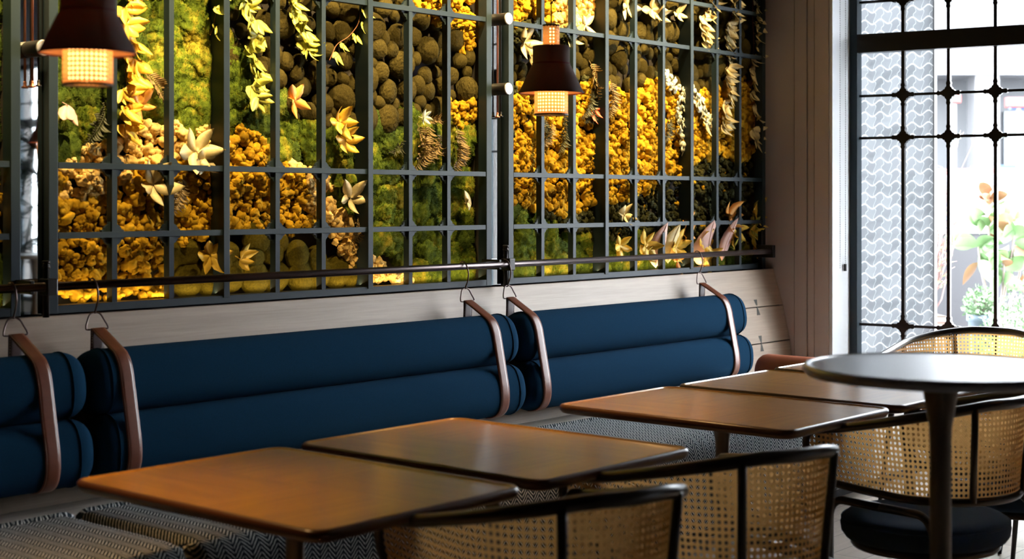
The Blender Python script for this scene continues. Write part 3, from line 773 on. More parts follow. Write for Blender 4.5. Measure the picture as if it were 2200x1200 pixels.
# ------------------------------------------------------------------ pendants
def pendant(label, x, y, zb):
    root = empty('pendant_lamp', (x, y, zb)); tag(root, label, 'pendant lamp', 'cane and cloth pendant lamps')
    s = MB().lathe([(.1255, 0), (.124, .004), (.072, .112), (.072, .113)], seg=64, cap=False); s.lathe([(.071, .113), (.0715, .178), (.0705, .180)], seg=64, cap=False).lathe([(.0705, .180), (.038, .180)], seg=64, cap=False)
    s.build('lamp_shade', 'shade_cloth', root, True)
    MB().lathe([(.1225, .003), (.0705, .110), (.0700, .176)], seg=64, cap=False).build('shade_lining', 'shade_lining', root, True)
    MB().lathe([(.127, -.0015), (.127, .0035), (.1225, .0035), (.1225, -.0015), (.127, -.0015)], seg=64, cap=False).lathe([(.0735, .110), (.0735, .115), (.0715, .115)], seg=64, cap=False).build('trim_band', 'shade_cloth_band', root, True)
    P = .0125 * 33
    MB().lathe([(.064, -.082), (.064, .03)], seg=66, cap=False, uvscale=P).build('lower_cane_cylinder', 'lamp_cane', root, True)
    MB().lathe([(.0655, -.086), (.0655, -.079), (.062, -.079), (.062, -.086), (.0655, -.086)], seg=48, cap=False).build('lower_rim', 'cord_black', root, True)
    MB().lathe([(.032, .180), (.032, .258)], seg=40, cap=False, uvscale=.0125 * 16).build('upper_cane_cylinder', 'lamp_cane', root, True)
    MB().lathe([(.033, .256), (.033, .262), (.0, .262)], seg=40, cap=False).build('upper_cap', 'cord_black', root, True)
    MB().lathe([(.050, -.07), (.050, .06)], seg=40, cap=False).build('diffuser', 'lamp_glow', root, True)
    MB().tube([(0, 0, .18), (0, 0, .25)], .012, 12).build('inner_tube', 'lamp_glow', root, True)
    MB().tube([(0, 0, .26), (0, 0, 3.10 - zb - .02)], .0025, 8).build('cord', 'cord_black', root, True)
    MB().lathe([(.05, 3.10 - zb - .025), (.05, 3.10 - zb)], seg=24).build('ceiling_rose', 'black_metal', root, True)
    root.scale = (.88, .88, .88); d = bpy.data.lights.new('bulb', 'SPOT'); d.energy = 50; d.color = (1, .55, .20); d.shadow_soft_size = .04; d.spot_size = R(88); d.spot_blend = .9
    l = bpy.data.objects.new('bulb', d); COL.objects.link(l); l.parent = root; l.location = (0, 0, -.10)
pendant('cane and dark cloth pendant lamp hanging large at the upper left', 1.975, 2.995, 1.762)
pendant('cane and dark cloth pendant lamp hanging small in front of the right lattice', 3.90, 3.18, 1.785)
pendant('cane and dark cloth pendant lamp seen only reflected in the left mirror strip', 5.0, .9, 1.775)
for _x in SPOTX:
  for _y, _z in ((4.02, 2.26), (3.50, 2.08)):  # second entry: housings for the added fill row
    t = empty('unseen_moss_spot', (_x, _y, 2.98)); tag(t, 'black ceiling spot lamp washing the moss wall, out of view, outer row added as fill', 'spot lamp', 'ceiling spots over the moss')
    M = (Vector((_x, 4.5, _z)) - Vector((_x, _y, 2.98))).to_track_quat('-Z', 'Y').to_matrix().to_4x4()
    h = MB(); h.lathe([(.045, -.02), (.045, .09)], seg=24, cap=False).lathe([(.045, .09), (0, .09)], seg=24, cap=False); h.v = [tuple(M @ Vector(p)) for p in h.v]; h.build('housing', 'black_metal', t, True)
    MB().tube([(0, 0, .03), (0, 0, .12)], .01, 10).build('stem', 'black_metal', t, True)

# bead chain of the roller blind on the white reveal
ch = empty('blind_chain', (7.5, 4.016, .95)); tag(ch, 'thin bead chain of a roller blind hanging on the white window reveal', 'blind chain')
for xo in (-.035, .028):
    m = MB(); m.tube([(xo, 0, .1), (xo, 0, 2.13)], .0007, 4)
    for k in range(160):
        z = .1 + k * .0127; m.add([(xo + .0028, 0, z), (xo - .0028, 0, z), (xo, .0028, z), (xo, -.0028, z), (xo, 0, z + .0038), (xo, 0, z - .0038)], [(0, 2, 4), (2, 1, 4), (1, 3, 4), (3, 0, 4), (2, 0, 5), (1, 2, 5), (3, 1, 5), (0, 3, 5)])
    m.build('bead_strand', 'groove_dark', ch, True)
MB().box(.022, .034, -.004, .008, .08, .12).build('connector', 'groove_dark', ch)

# ------------------------------------------------------------------ moss wall
def inpoly(x, y, P):
    c = False; j = len(P) - 1
    for i in range(len(P)):
        if (P[i][1] > y) != (P[j][1] > y) and x < (P[j][0] - P[i][0]) * (y - P[i][1]) / (P[j][1] - P[i][1]) + P[i][0]: c = not c
        j = i
    return c
# regions of the wall, first match wins (outlines measured on the photograph, turned into wall coordinates)
REG = [
 ('cream', [(130,455),(130,330),(215,300),(300,262),(368,262),(480,285),(480,330),(380,345),(300,372),(200,420)]),
 ('cream', [(620,350),(690,355),(715,420),(770,485),(815,560),(880,590),(880,660),(790,640),(760,590),(715,510),(660,430)]),
 ('ochre', [(-40,520),(-40,360),(130,380),(250,340),(480,300),(520,265),(590,330),(640,370),(720,500),(500,500),(370,530),(345,640),(290,690),(100,690)]),
 ('mound', [(100,700),(345,640),(370,520),(500,495),(700,505),(760,590),(800,660)]),
 ('ochre', [(870,-40),(1040,-60),(1040,110),(1000,110),(960,60),(880,25)]),
 ('ochre', [(960,215),(1040,190),(1040,262),(975,265)]),
 ('ball', [(500,-60),(870,-60),(880,20),(960,60),(1045,110),(1045,215),(960,230),(930,250),(830,265),(770,290),(735,270),(640,235),(590,170),(500,130)]),
 ('sheet', [(480,-60),(500,130),(590,170),(640,235),(735,270),(790,300),(1045,260),(1045,700),(880,700),(880,590),(815,560),(715,420),(620,340),(520,260),(370,250),(280,190),(300,100),(360,-60)]),
 ('dsheet', [(-60,-60),(480,-60),(480,290),(250,300),(130,370),(-60,370)]),
 ('ochre', [(1095,-60),(1200,-60),(1195,52),(1095,48)]),
 ('cream', [(1195,-60),(1300,-60),(1290,30),(1240,62),(1195,55)]),
 ('dball', [(1095,112),(1130,100),(1180,120),(1170,180),(1095,175)]),
 ('ball', [(1232,66),(1290,30),(1310,-60),(1660,-60),(1660,120),(1540,190),(1430,195),(1415,165),(1310,190),(1232,160)]),
 ('dlich', [(1200,452),(1290,455),(1330,425),(1400,410),(1440,385),(1500,350),(1700,330),(1700,520),(1480,520),(1300,515),(1180,480)]),
 ('sheet', [(1095,425),(1130,440),(1180,478),(1300,512),(1480,516),(1700,510),(1700,620),(1095,640)]),
 ('ochre', [(1095,170),(1700,170),(1700,360),(1490,380),(1420,420),(1330,445),(1200,460),(1150,455),(1095,430)]),
]
def classify(x, z):
    px, py = wall_px(x, z)
    px += 9 * math.sin(py * .06) ; py += 7 * math.sin(px * .05)
    for n, P in REG:
        if inpoly(px, py, P): return n
    return 'dsheet' if px < 1050 else 'dlich'

def ico(sub):
    t = (1 + 5 ** .5) / 2
    v = [Vector(p).normalized() for p in ((-1,t,0),(1,t,0),(-1,-t,0),(1,-t,0),(0,-1,t),(0,1,t),(0,-1,-t),(0,1,-t),(t,0,-1),(t,0,1),(-t,0,-1),(-t,0,1))]
    f = [(0,11,5),(0,5,1),(0,1,7),(0,7,10),(0,10,11),(1,5,9),(5,11,4),(11,10,2),(10,7,6),(7,1,8),(3,9,4),(3,4,2),(3,2,6),(3,6,8),(3,8,9),(4,9,5),(2,4,11),(6,2,10),(8,6,7),(9,8,1)]
    for _ in range(sub):
        mid = {}; nf = []
        def m(a, b):
            k = (min(a, b), max(a, b))
            if k not in mid: v.append(((v[a] + v[b]) / 2).normalized()); mid[k] = len(v) - 1
            return mid[k]
        for a, b, c in f:
            x, y, z = m(a, b), m(b, c), m(c, a); nf += [(a, x, z), (b, y, x), (c, z, y), (x, y, z)]
        f = nf
    return np.array([tuple(p) for p in v]), np.array(f)
V1, F1 = ico(1); V2, F2 = ico(2); V3, F3 = ico(3); V4, F4 = ico(4)
def vnoise(P, seed, freq):
    g = np.random.default_rng(seed); out = np.zeros(len(P))
    for k in range(14):
        d = g.normal(size=3); d /= np.linalg.norm(d); out += np.sin(P @ d * freq * g.uniform(.6, 1.6) + g.uniform(0, 6.28))
    return out / 14 ** .5
class Bulk:
    def __init__(s): s.v = []; s.f = []; s.n = 0
    def add(s, V, F): s.v.append(V); s.f.append(F + s.n); s.n += len(V)
    def build(s, name, mat, smooth=True, parent=None, origin=None):
        V = np.concatenate(s.v).astype(np.float32); F = np.concatenate(s.f).astype(np.int32)
        if origin is None: origin = (V.min(0) + V.max(0)) / 2
        origin = np.array(origin, dtype=np.float32); V = V - origin
        me = bpy.data.meshes.new(name); me.vertices.add(len(V)); me.vertices.foreach_set('co', V.ravel())
        k = F.shape[1]; me.loops.add(F.size); me.loops.foreach_set('vertex_index', F.ravel()); me.polygons.add(len(F))
        me.polygons.foreach_set('loop_start', np.arange(0, F.size, k, dtype=np.int32)); me.polygons.foreach_set('loop_total', np.full(len(F), k, dtype=np.int32))
        me.polygons.foreach_set('use_smooth', np.full(len(F), smooth)); me.materials.append(MATS[mat]); me.update(); me.validate()
        o = bpy.data.objects.new(name, me); COL.objects.link(o); o.location = tuple(float(q) for q in origin)
        if parent: o.parent = parent
        return o
def fibres(P, N, L, wd, rng):
    n = len(P); d = N + rng.normal(size=(n, 3)) * .75; d /= np.linalg.norm(d, axis=1)[:, None]
    s = np.cross(d, rng.normal(size=(n, 3))); s /= np.linalg.norm(s, axis=1)[:, None]
    Ls = (L * rng.uniform(.5, 1.3, n))[:, None]
    V = np.stack([P - s * wd, P + s * wd, P + d * Ls], 1).reshape(-1, 3)
    return V, np.arange(3 * n).reshape(-1, 3)
SECT = ((1.32, 2.64), (2.80, 4.98), (5.135, 7.33))
ZLO, ZHI = 1.060, 2.72
bulk = {}
def B(k, sec): return bulk.setdefault((k, sec), Bulk())
BALLS = []; rng = np.random.default_rng(11)
for si, (xa, xb) in enumerate(SECT):
    if si == 0: xa = 2.42
    # lichen tufts
    st = .030
    for x in np.arange(xa, xb, st):
        for z in np.arange(ZLO, ZHI, st):
            xx = x + rng.uniform(-.5, .5) * st; zz = z + rng.uniform(-.5, .5) * st
            if not (xa + .008 < xx < xb - .008) or zz < ZLO + .01: continue
            k = classify(xx, zz)
            if k not in ('ochre', 'cream', 'dlich'): continue
            r = rng.uniform(.013, .026) * (1.0 if k != 'dlich' else .8); y = 4.522 - rng.uniform(0, .022) - (.008 if rng.random() < .3 else 0)
            big = .018 * math.sin(xx * 31 + 1.3) * math.sin(zz * 27 + xx * 5)
            y -= max(0, big)
            Vd, Fd = V2, F2
            sd = int(rng.integers(1e9)); d = 1 + .20 * vnoise(Vd, sd, 4.5) + .10 * vnoise(Vd, sd + 1, 11)
            P = Vd * d[:, None] * r * np.array([1, .9, 1]) + np.array([xx, y, zz])
            B(k if not (k == 'dlich' and rng.random() < .06) else 'ochre', si).add(P, Fd)
            if rng.random() < .6:      # crumbly lobes on top
                for q in range(3):
                    dv = rng.normal(size=3); dv[1] = -abs(dv[1]); dv /= np.linalg.norm(dv)
                    P2 = V1 * (1 + .25 * vnoise(V1, sd + q, 6))[:, None] * r * .5 + np.array([xx, y, zz]) + dv * r * .85
                    B(k, si).add(P2, F1)
    # sheet moss: low mounds with fibres
    st = .105
    for x in np.arange(xa - .03, xb + .03, st):
        for z in np.arange(ZLO - .02, ZHI, st * .8):
            xx = float(np.clip(x + rng.uniform(-.3, .3) * st, xa + .05, xb - .05)); zz = max(z + rng.uniform(-.3, .3) * st, ZLO + .045)
            k = classify(xx, zz)
            if k in ('sheet', 'dsheet'):
                r = rng.uniform(.065, .092)
                sd = int(rng.integers(1e9)); d = 1 + .13 * vnoise(V4, sd, 3) + .06 * vnoise(V4, sd + 1, 12) + .03 * vnoise(V4, sd + 3, 30)
                P = V4 * d[:, None] * r * np.array([1, .42, .95]) + np.array([xx, 4.530 + rng.uniform(-.008, .006), zz])
                P[:, 0] = np.clip(P[:, 0], xa + .001, xb - .001); P[:, 2] = np.maximum(P[:, 2], ZLO - .004)
                kk = 'sheet' if (k == 'sheet') != (rng.random() < .25) else 'dsheet'
                B(kk, si).add(P, F4)
                ids = rng.integers(0, len(P), 1500); ids = ids[V4[ids, 1] < -.05]
                fv, ff = fibres(P[ids], V4[ids], .011, .0011, rng); B(kk, si).add(fv, ff)
            elif k == 'mound':
                BALLS.append(('mound', si, xx, zz, rng.uniform(.05, .07)))
    # ball moss packed by rejection
    pts = []
    for _ in range(9000):
        xx = rng.uniform(xa + .03, xb - .03); zz = rng.uniform(ZLO, ZHI); k = classify(xx, zz)
        if k not in ('ball', 'dball'): continue
        r = rng.choice([.028, .038, .048, .060]) * (.8 if k == 'dball' else 1)
        if all((xx - a) ** 2 + (zz - b) ** 2 > ((r + q) * .78) ** 2 for a, b, q in pts): pts.append((xx, zz, r))
    BALLS += [('ball', si, a, b, q) for a, b, q in pts]
NAMES = {'ochre': ('ochre_lichen', 'ochre_lichen', 'lumpy ochre yellow reindeer lichen'), 'cream': ('cream_lichen', 'cream_lichen', 'crumbly cream coloured reindeer lichen'), 'dlich': ('dark_lichen', 'dark_lichen', 'blackish green lichen'),
         'sheet': ('sheet_moss', 'sheet_moss', 'bright green and gold sheet moss'), 'dsheet': ('sheet_moss', 'sheet_moss_dark', 'deep green sheet moss')}
SECN = ('behind the lattice at the left photo edge', 'behind the wide lattice left of the middle mirror', 'behind the lattice next to the end wall')
for (k, si), bk in bulk.items():
    n, mt, la = NAMES[k]; o = bk.build(n, mt, k not in ('sheet', 'dsheet') or True); tag(o, la + ' ' + SECN[si], 'moss', kind='stuff')
# moss balls and flat mounds: individuals sharing a few meshes
protos = {}
for kind, mt in (('ball', 'ball_moss'), ('mound', 'mound_moss')):
    for q in range(5):
        sd = 100 + q; d = 1 + .07 * vnoise(V4, sd, 2.5) + .018 * vnoise(V4, sd + 9, 18) + .012 * vnoise(V4, sd + 19, 45)
        P = V4 * d[:, None]; bk = Bulk(); bk.add(P, F4)
        ids = rng.integers(0, len(P), 5000); ids = ids[V4[ids, 1] < .2]
        fv, ff = fibres(P[ids], V4[ids], .055, .012, rng); bk.add(fv, ff)
        o = bk.build('moss_' + kind, mt, True, origin=(0, 0, 0)); protos[(kind, q)] = o
first = set()
for kind, si, x, z, r in BALLS:
    q = int(rng.integers(5)); p = protos[(kind, q)]
    o = p if (kind, q) not in first else p.copy()
    if (kind, q) in first: COL.objects.link(o)
    first.add((kind, q))
    o.location = (x, 4.528 - r * .25, z); fy = .75 if kind == 'ball' else .5; o.scale = (r * rng.uniform(.9, 1.12), r * fy, r * rng.uniform(.95, 1.2) if kind == 'ball' else r)
    o.rotation_euler = (0, rng.uniform(0, 6.28) if kind == 'mound' else rng.uniform(-.4, .4), 0)
    z0 = max(o.location.z, ZLO + r * 1.02); o.location.z = z0
    UPX = (2.8, 3.025, 3.265, 3.508, 3.76, 3.997, 4.247, 4.488, 4.724, 5.0) if si < 2 else (5.12, 5.365, 5.603, 5.851, 6.103, 6.348, 6.597, 6.854, 7.085, 7.35)
    ORD = ('first', 'second', 'third', 'fourth', 'fifth', 'sixth', 'seventh', 'eighth', 'ninth')
    cidx = max([0] + [i for i in range(9) if x > UPX[i]]); zr = 'lowest' if z < 1.304 else 'second' if z < 1.541 else 'tall' if z < 2.231 else 'upper' if z < 2.472 else 'topmost'
    where = '%s row, %s column, %s lattice' % (zr, ORD[cidx], 'wide left' if si < 2 else 'right')
    szw = ('small ' if r < .033 else 'medium ' if r < .05 else 'large ') if kind == 'ball' else ''
    tag(o, szw + ('moss ball, ' if kind == 'ball' else 'flat olive moss mound, ') + where, 'moss', szw + ('moss balls ' if kind == 'ball' else 'moss mounds ') + where)

# ------------------------------------------------------------------ leaves and vines on the moss
def leaf(L, W, bend=.25, fold=.25, serr=0, n=7):
    vs = []; fs = []
    for i in range(n + 1):
        t = i / n; w_ = W * (math.sin(PI * t ** .8) ** .9) * .5 if 0 < t < 1 else 0
        if serr and i % 2: w_ *= 1 - serr
        x = L * t * math.cos(bend * t); y = -L * t * math.sin(bend * t) * .8
        for s in (-1, 0, 1): vs.append(Vector((s * w_, y - abs(s) * w_ * fold * -1, x)))
    for i in range(n):
        for s in (0, 1): a = i * 3 + s; fs.append((a, a + 1, a + 4, a + 3))
    return vs, fs
def put(mb, vs, fs, M): mb.add([M @ p for p in vs], fs)
def rotm(roll, tilt, yaw=0): return Matrix.Rotation(roll, 4, 'Y') @ Matrix.Rotation(tilt, 4, 'X') @ Matrix.Rotation(yaw, 4, 'Z')
rl = random.Random(5)
MATLAB = {'leaf_yellow': 'golden yellow', 'leaf_lime': 'pale lime yellow', 'leaf_orange': 'amber orange', 'leaf_cream': 'cream striped', 'leaf_pink': 'dusty pink veined', 'leaf_red': 'red tipped', 'leaf_white': 'silvery white', 'fern_brown': 'brown', 'leaf_dark': 'dark'}
def cluster(px, py, size, mat, n=5, kind='leaf_cluster', label='', spread=PI * 2, aim=PI, wide=.5, depth=.03, cat='leaves'):
    x, z = wall_at(px, py, 4.48); m = MB(); size *= 1.65
    for k in range(n):
        L = size * rl.uniform(.75, 1.1); vs, fs = leaf(L, L * wide, rl.uniform(.0, .7), .25, .12 if 'cream' not in mat and 'white' not in mat else 0)
        a = aim + spread * ((k + .5) / n - .5) + rl.uniform(-.15, .15)
        put(m, vs, fs, Matrix.Translation((0, -rl.uniform(0, .012), 0)) @ rotm(a, rl.uniform(.05, .35), rl.uniform(-.4, .4)))
    m.tube([(0, 0, 0), (0, .03, .01)], .0018, 6)
    o = m.build(kind, mat, smooth=True, loc=(x, 4.475 - depth * .3, z)); s = o.modifiers.new('t', 'SOLIDIFY'); s.thickness = .0006
    tag(o, label, cat); return o
def vine(pts, size, mat, step, label, nl=5, wide=.5):
    P = [Vector((wall_at(a, b, 4.47)[0], 4.475 - .012 * math.sin(i * 1.7), wall_at(a, b, 4.47)[1])) for i, (a, b) in enumerate(pts)]
    path = smooth_path(P, 8); org = path[0]; root = empty('leaf_vine', tuple(org)); tag(root, label, 'vine'); size *= 1.75
    MB().tube([p - org for p in path], .0018, 6).build('stem', 'stem_brown', root, True)
    d = 0; nxt = 0; m = MB()
    for a, b in zip(path[:-1], path[1:]):
        d += (b - a).length
        if d >= nxt:
            nxt = d + step; side = rl.choice((-1, 1)); base = b - org + Vector((side * size * .25, -.006, -size * .1))
            for k in range(nl):
                L = size * rl.uniform(.7, 1.1); vs, fs = leaf(L, L * wide, rl.uniform(.1, .8), .25, .12)
                aa = PI + side * .5 + (k - (nl - 1) / 2) * rl.uniform(.55, .8)
                put(m, vs, fs, Matrix.Translation(base + Vector((0, -rl.uniform(0, .014), 0))) @ rotm(aa, rl.uniform(.0, .4), rl.uniform(-.5, .5)))
            m.tube([b - org, base], .0012, 5)
    o = m.build('leaves', mat, root, True); s = o.modifiers.new('t', 'SOLIDIFY'); s.thickness = .0006
    return root
vine([(275, -30), (275, 40), (282, 90), (275, 130), (272, 180), (276, 240), (280, 290)], .052, 'leaf_yellow', .055, 'golden leaf vine hanging right of the nearer pendant')
vine([(462, -30), (462, 20), (460, 60), (457, 75)], .036, 'leaf_lime', .06, 'short lime yellow vine beside the first thick mullion', 4)
vine([(528, -30), (535, 30), (540, 90), (548, 140), (546, 185), (555, 205)], .046, 'leaf_lime', .045, 'long pale lime vine hanging in the bay right of the first thick mullion')
vine([(610, -30), (622, 15), (640, 55), (665, 85), (672, 110)], .044, 'leaf_lime', .042, 'pale lime vine hanging over the dark moss balls')
vine([(775, -30), (770, 40), (755, 75), (730, 95), (712, 120), (706, 130)], .034, 'leaf_lime', .06, 'thin lime vine curving beside the second thick mullion', 3)
cluster(625, 215, .050, 'leaf_orange', 5, label='amber orange five pointed leaf on the moss balls')
cluster(722, 262, .058, 'leaf_yellow', 6, label='golden leaf cluster above the pair of maple like leaves')
cluster(735, 300, .058, 'leaf_yellow', 6, label='golden leaf cluster over green moss, left of the second thick mullion')
cluster(447, 548, .052, 'leaf_yellow', 6, label='golden leaf cluster on the low mounds, left of the first thick mullion')
cluster(510, 555, .048, 'leaf_yellow', 4, spread=2.6, aim=PI / 2, label='golden leaf cluster peeking out right of the first thick mullion')
cluster(290, 225, .05, 'leaf_orange', 5, label='orange star shaped leaf below the nearer pendant')
cluster(322, 395, .070, 'leaf_cream', 5, label='cream striped leaf cluster on ochre lichen below the nearer pendant', aim=PI, wide=.52)
cluster(415, 325, .070, 'leaf_cream', 6, label='cream striped leaf cluster at the edge of the cream lichen', wide=.5)
cluster(430, 345, .050, 'leaf_cream', 4, label='small cream striped leaf cluster just above the cross bar', wide=.5)
cluster(745, 425, .062, 'leaf_cream', 5, label='cream striped leaf cluster on the diagonal cream lichen band', wide=.45)
cluster(1004, 440, .050, 'leaf_cream', 3, spread=1.6, aim=-PI / 2 + 0.2, label='cream striped leaf at the right edge of the wide moss case')
cluster(138, 225, .050, 'leaf_pink', 3, spread=1.2, label='dusty pink leaves beside the left frame under the nearer pendant')
cluster(905, 255, .030, 'leaf_white', 6, label='pale sprig among the brown ferns')
cluster(1120, 92, .060, 'leaf_cream', 6, label='cream striped leaves beside the distant pendant', wide=.45)
cluster(1136, 115, .045, 'leaf_cream', 5, label='lower cream striped leaves beside the distant pendant', wide=.45)
cluster(1225, 80, .05, 'leaf_cream', 4, label='cream leaves behind the distant pendant cane', wide=.45)
cluster(1252, 55, .045, 'leaf_cream', 4, label='cream pink leaves at the cream lichen edge', wide=.4)
cluster(1268, 235, .050, 'leaf_red', 5, spread=2.6, aim=PI - .5, wide=.28, label='red tipped leaf cluster right of the distant pendant')
for i, (a, b, s_, n_) in enumerate(((1340, 15, .06, 6), (1395, 20, .06, 6), (1412, 40, .05, 5), (1450, 30, .045, 5))):
    cluster(a, b, s_, 'leaf_cream', n_, label=('cream striped leaves, %s upright of the right lattice' % ('left of the first thin', 'right of the first thin', 'just right of the first thin', 'right of the second thin')[i]), wide=.42)
vine([(1520, -30), (1515, 15), (1508, 50), (1520, 90)], .055, 'leaf_cream', .032, 'dense cream leaved vine left of the last thin upright but one', 5, .42)
vine([(1568, -30), (1572, 20), (1565, 60), (1570, 100), (1562, 150), (1560, 200), (1552, 250), (1562, 270)], .052, 'leaf_cream', .038, 'long cream leaved vine hanging down the second last column', 5, .42)
vine([(1620, -30), (1615, 40), (1622, 100), (1618, 170), (1622, 240), (1615, 300)], .055, 'leaf_cream', .05, 'shaded cream leaved vine in the last column beside the frame', 4, .42)
def euca(pts, label):
    P = [Vector((wall_at(a, b, 4.47)[0], 4.468, wall_at(a, b, 4.47)[1])) for a, b in pts]; path = smooth_path(P, 8); org = path[0]
    root = empty('eucalyptus_sprig', tuple(org)); tag(root, label, 'vine'); MB().tube([p - org for p in path], .0015, 6).build('stem', 'stem_brown', root, True); m = MB()
    for k, p in enumerate(path):
        for q in range(3):
            c_ = p - org + Vector((rl.uniform(-.035, .035), -rl.uniform(0, .015), rl.uniform(-.02, .02))); r_ = rl.uniform(.010, .019); M_ = Matrix.Translation(c_) @ rotm(rl.uniform(0, 6), rl.uniform(-.5, .5), rl.uniform(-.6, .6))
            m.loops([[M_ @ Vector((r_ * math.cos(2 * PI * j / 10), .0004 * s, r_ * math.sin(2 * PI * j / 10))) for j in range(10)] for s in (1, -1)])
    m.build('leaves', 'leaf_white', root, True)
euca([(1432, 160), (1445, 190), (1470, 200), (1460, 235), (1465, 290), (1470, 325)], 'silvery white eucalyptus sprig on the ochre lichen, hanging straight')
euca([(1478, 190), (1500, 220), (1510, 245), (1520, 270)], 'silvery white eucalyptus sprig slanting past the last thick mullion')
cluster(1512, 262, .05, 'leaf_cream', 5, label='cream leaf cluster at the tip of the slanting eucalyptus', wide=.42)
BOT = ((1335, 462, .045, 5, 'leaf_cream'), (1325, 528, .045, 5, 'leaf_yellow'), (1382, 525, .05, 6, 'leaf_yellow'), (1378, 545, .04, 4, 'leaf_yellow'), (1445, 530, .055, 7, 'leaf_yellow'), (1466, 505, .045, 5, 'leaf_orange'), (1470, 475, .04, 5, 'leaf_orange'), (1505, 520, .058, 6, 'leaf_yellow'), (1512, 560, .055, 5, 'leaf_yellow'), (1560, 465, .06, 6, 'leaf_orange'), (1570, 490, .05, 6, 'leaf_yellow'), (1572, 515, .045, 6, 'leaf_yellow'), (1575, 535, .04, 5, 'leaf_lime'), (1615, 462, .06, 6, 'leaf_yellow'), (1612, 488, .05, 6, 'leaf_lime'), (1614, 510, .05, 6, 'leaf_yellow'), (1618, 540, .04, 4, 'leaf_orange'), (1448, 560, .045, 3, 'leaf_orange'))
BN = ('on dark lichen just above the second lowest cross bar', 'left in the bay, low on green moss', 'left of the pink leaf', 'below the leaves left of the pink leaf', 'right of the pink leaf', 'between the pink leaf and the last thick mullion', 'above the others beside the last thick mullion', 'right of the last thick mullion over tan leaf', 'low beside the rail hook', 'top of the second last column', 'below the top ones in the second last column', 'in the middle of the second last column', 'lowest in the second last column', 'top of the last column', 'second in the last column', 'third in the last column', 'lowest in the last column', 'under the rail right of the pink leaf')
for (a, b, s_, n_, mt), q in zip(BOT, BN): cluster(a, b, s_ * 1.2, mt, n_, label=MATLAB[mt] + ' leaf cluster ' + q)
def bigleaf(px, py, L, W, mat, ang, label):
    x, z = wall_at(px, py, 4.47); vs, fs = leaf(L, W, .25, .2, .06, 14); m = MB(); M_ = rotm(ang, .08); put(m, vs, fs, M_); m.tube([M_ @ vs[i * 3 + 1] + Vector((0, -.001, 0)) for i in range(14)], .0015, 5)
    o = m.build('broad_leaf', mat, smooth=True, loc=(x, 4.468, z)); s = o.modifiers.new('t', 'SOLIDIFY'); s.thickness = .0008; tag(o, label, 'leaf')
bigleaf(1408, 575, .25, .15, 'leaf_pink', .05, 'broad dusty pink veined leaf standing left of a thin upright')
bigleaf(1434, 565, .22, .14, 'leaf_cream', .15, 'broad cream veined leaf right of the pink one')
bigleaf(1520, 575, .28, .26, 'leaf_pink', -.2, 'broad tan pink leaf behind the golden leaves right of the last mullion')
bigleaf(1550, 560, .26, .10, 'leaf_pink', .25, 'narrow tan leaf in the second last column')
def fern(px, py, L, ang, mat, label, curl=.3):
    x, z = wall_at(px, py, 4.47); m = MB(); n = 22
    pts = []
    for i in range(n + 1):
        t = i / n; a = ang + curl * t; pts.append(Vector((math.sin(a) * L * t, -.02 * math.sin(t * 2.5), math.cos(a) * L * t)))
    m.tube(pts, .0014, 5)
    for i in range(2, n):
        t = i / n; l_ = L * .30 * math.sin(PI * (.12 + .85 * t)) ; tg = (pts[i + 1] - pts[i]).normalized(); a0 = math.atan2(tg.x, tg.z)
        for s in (-1, 1):
            vs, fs = leaf(l_, l_ * .20, rl.uniform(.3, 1.2), .2, 0, 5); put(m, vs, fs, Matrix.Translation(pts[i]) @ rotm(a0 + s * 1.05, rl.uniform(-.1, .3)))
    o = m.build('fern_frond', mat, smooth=True, loc=(x, 4.482, z)); s = o.modifiers.new('t', 'SOLIDIFY'); s.thickness = .0005; tag(o, label, 'fern')
FR = ((900, 265, .20, 2.7, 'fern_brown'), (925, 262, .24, 3.3, 'fern_brown'), (955, 285, .20, 3.7, 'fern_brown'), (985, 270, .22, 3.0, 'fern_brown'), (920, 262, .12, 1.2, 'fern_brown'), (885, 290, .16, 3.9, 'leaf_dark'), (1000, 300, .15, 3.4, 'fern_brown'))
FN = ('left of the first thin upright after the second mullion', 'hanging below the pale sprig', 'right of the pale sprig', 'in the narrow last column of the wide case', 'short and pointing right beside the pale sprig', 'shaded, beside the gold moss tuft', 'lowest, beside the case side wall')
for (a, b, L, an, mt), q in zip(FR, FN): fern(a, b, L, an, mt, MATLAB[mt] + ' fern frond ' + q)
FR = ((1270, 130, .22, 2.6, 'fern_brown'), (1275, 190, .18, 3.4, 'leaf_dark'), (1215, 235, .22, 3.1, 'leaf_dark'), (1190, 260, .16, 3.5, 'fern_brown'), (1315, 170, .20, 3.0, 'fern_brown'), (1440, 250, .16, 3.3, 'leaf_dark'), (1165, 250, .14, 2.7, 'leaf_dark'), (1285, 230, .14, 3.8, 'leaf_dark'))
FN = ('curving right of the distant pendant shade', 'just under the curved one', 'hanging below the distant pendant', 'lower left of the distant pendant', 'right of the first thick mullion in the right lattice', 'beside the eucalyptus', 'behind the pendant cane cylinder', 'by the red tipped leaves')
for (a, b, L, an, mt), q in zip(FR, FN): fern(a, b, L, an, mt, MATLAB[mt] + ' fern frond ' + q)
fern(235, 210, .2, 3.4, 'leaf_dark', 'dark fern frond under the nearer pendant'); fern(310, 150, .16, 2.2, 'fern_brown', 'brown fern frond right of the nearer pendant')
fern(345, 375, .16, 2.6, 'fern_brown', 'brown fern frond beside the cream striped leaves'); fern(395, 375, .17, 3.3, 'fern_brown', 'brown fern frond curling left of the first mullion'); fern(775, 460, .14, 3.3, 'fern_brown', 'brown fern frond over the cream lichen band')
# ------------------------------------------------------------------ outside the window
struct(MB().box(9.95, 40, -40, 40, -.12, -.02).box(7.9, 9.95, 3, 40, -.12, -.02), 'ground', 'asphalt')
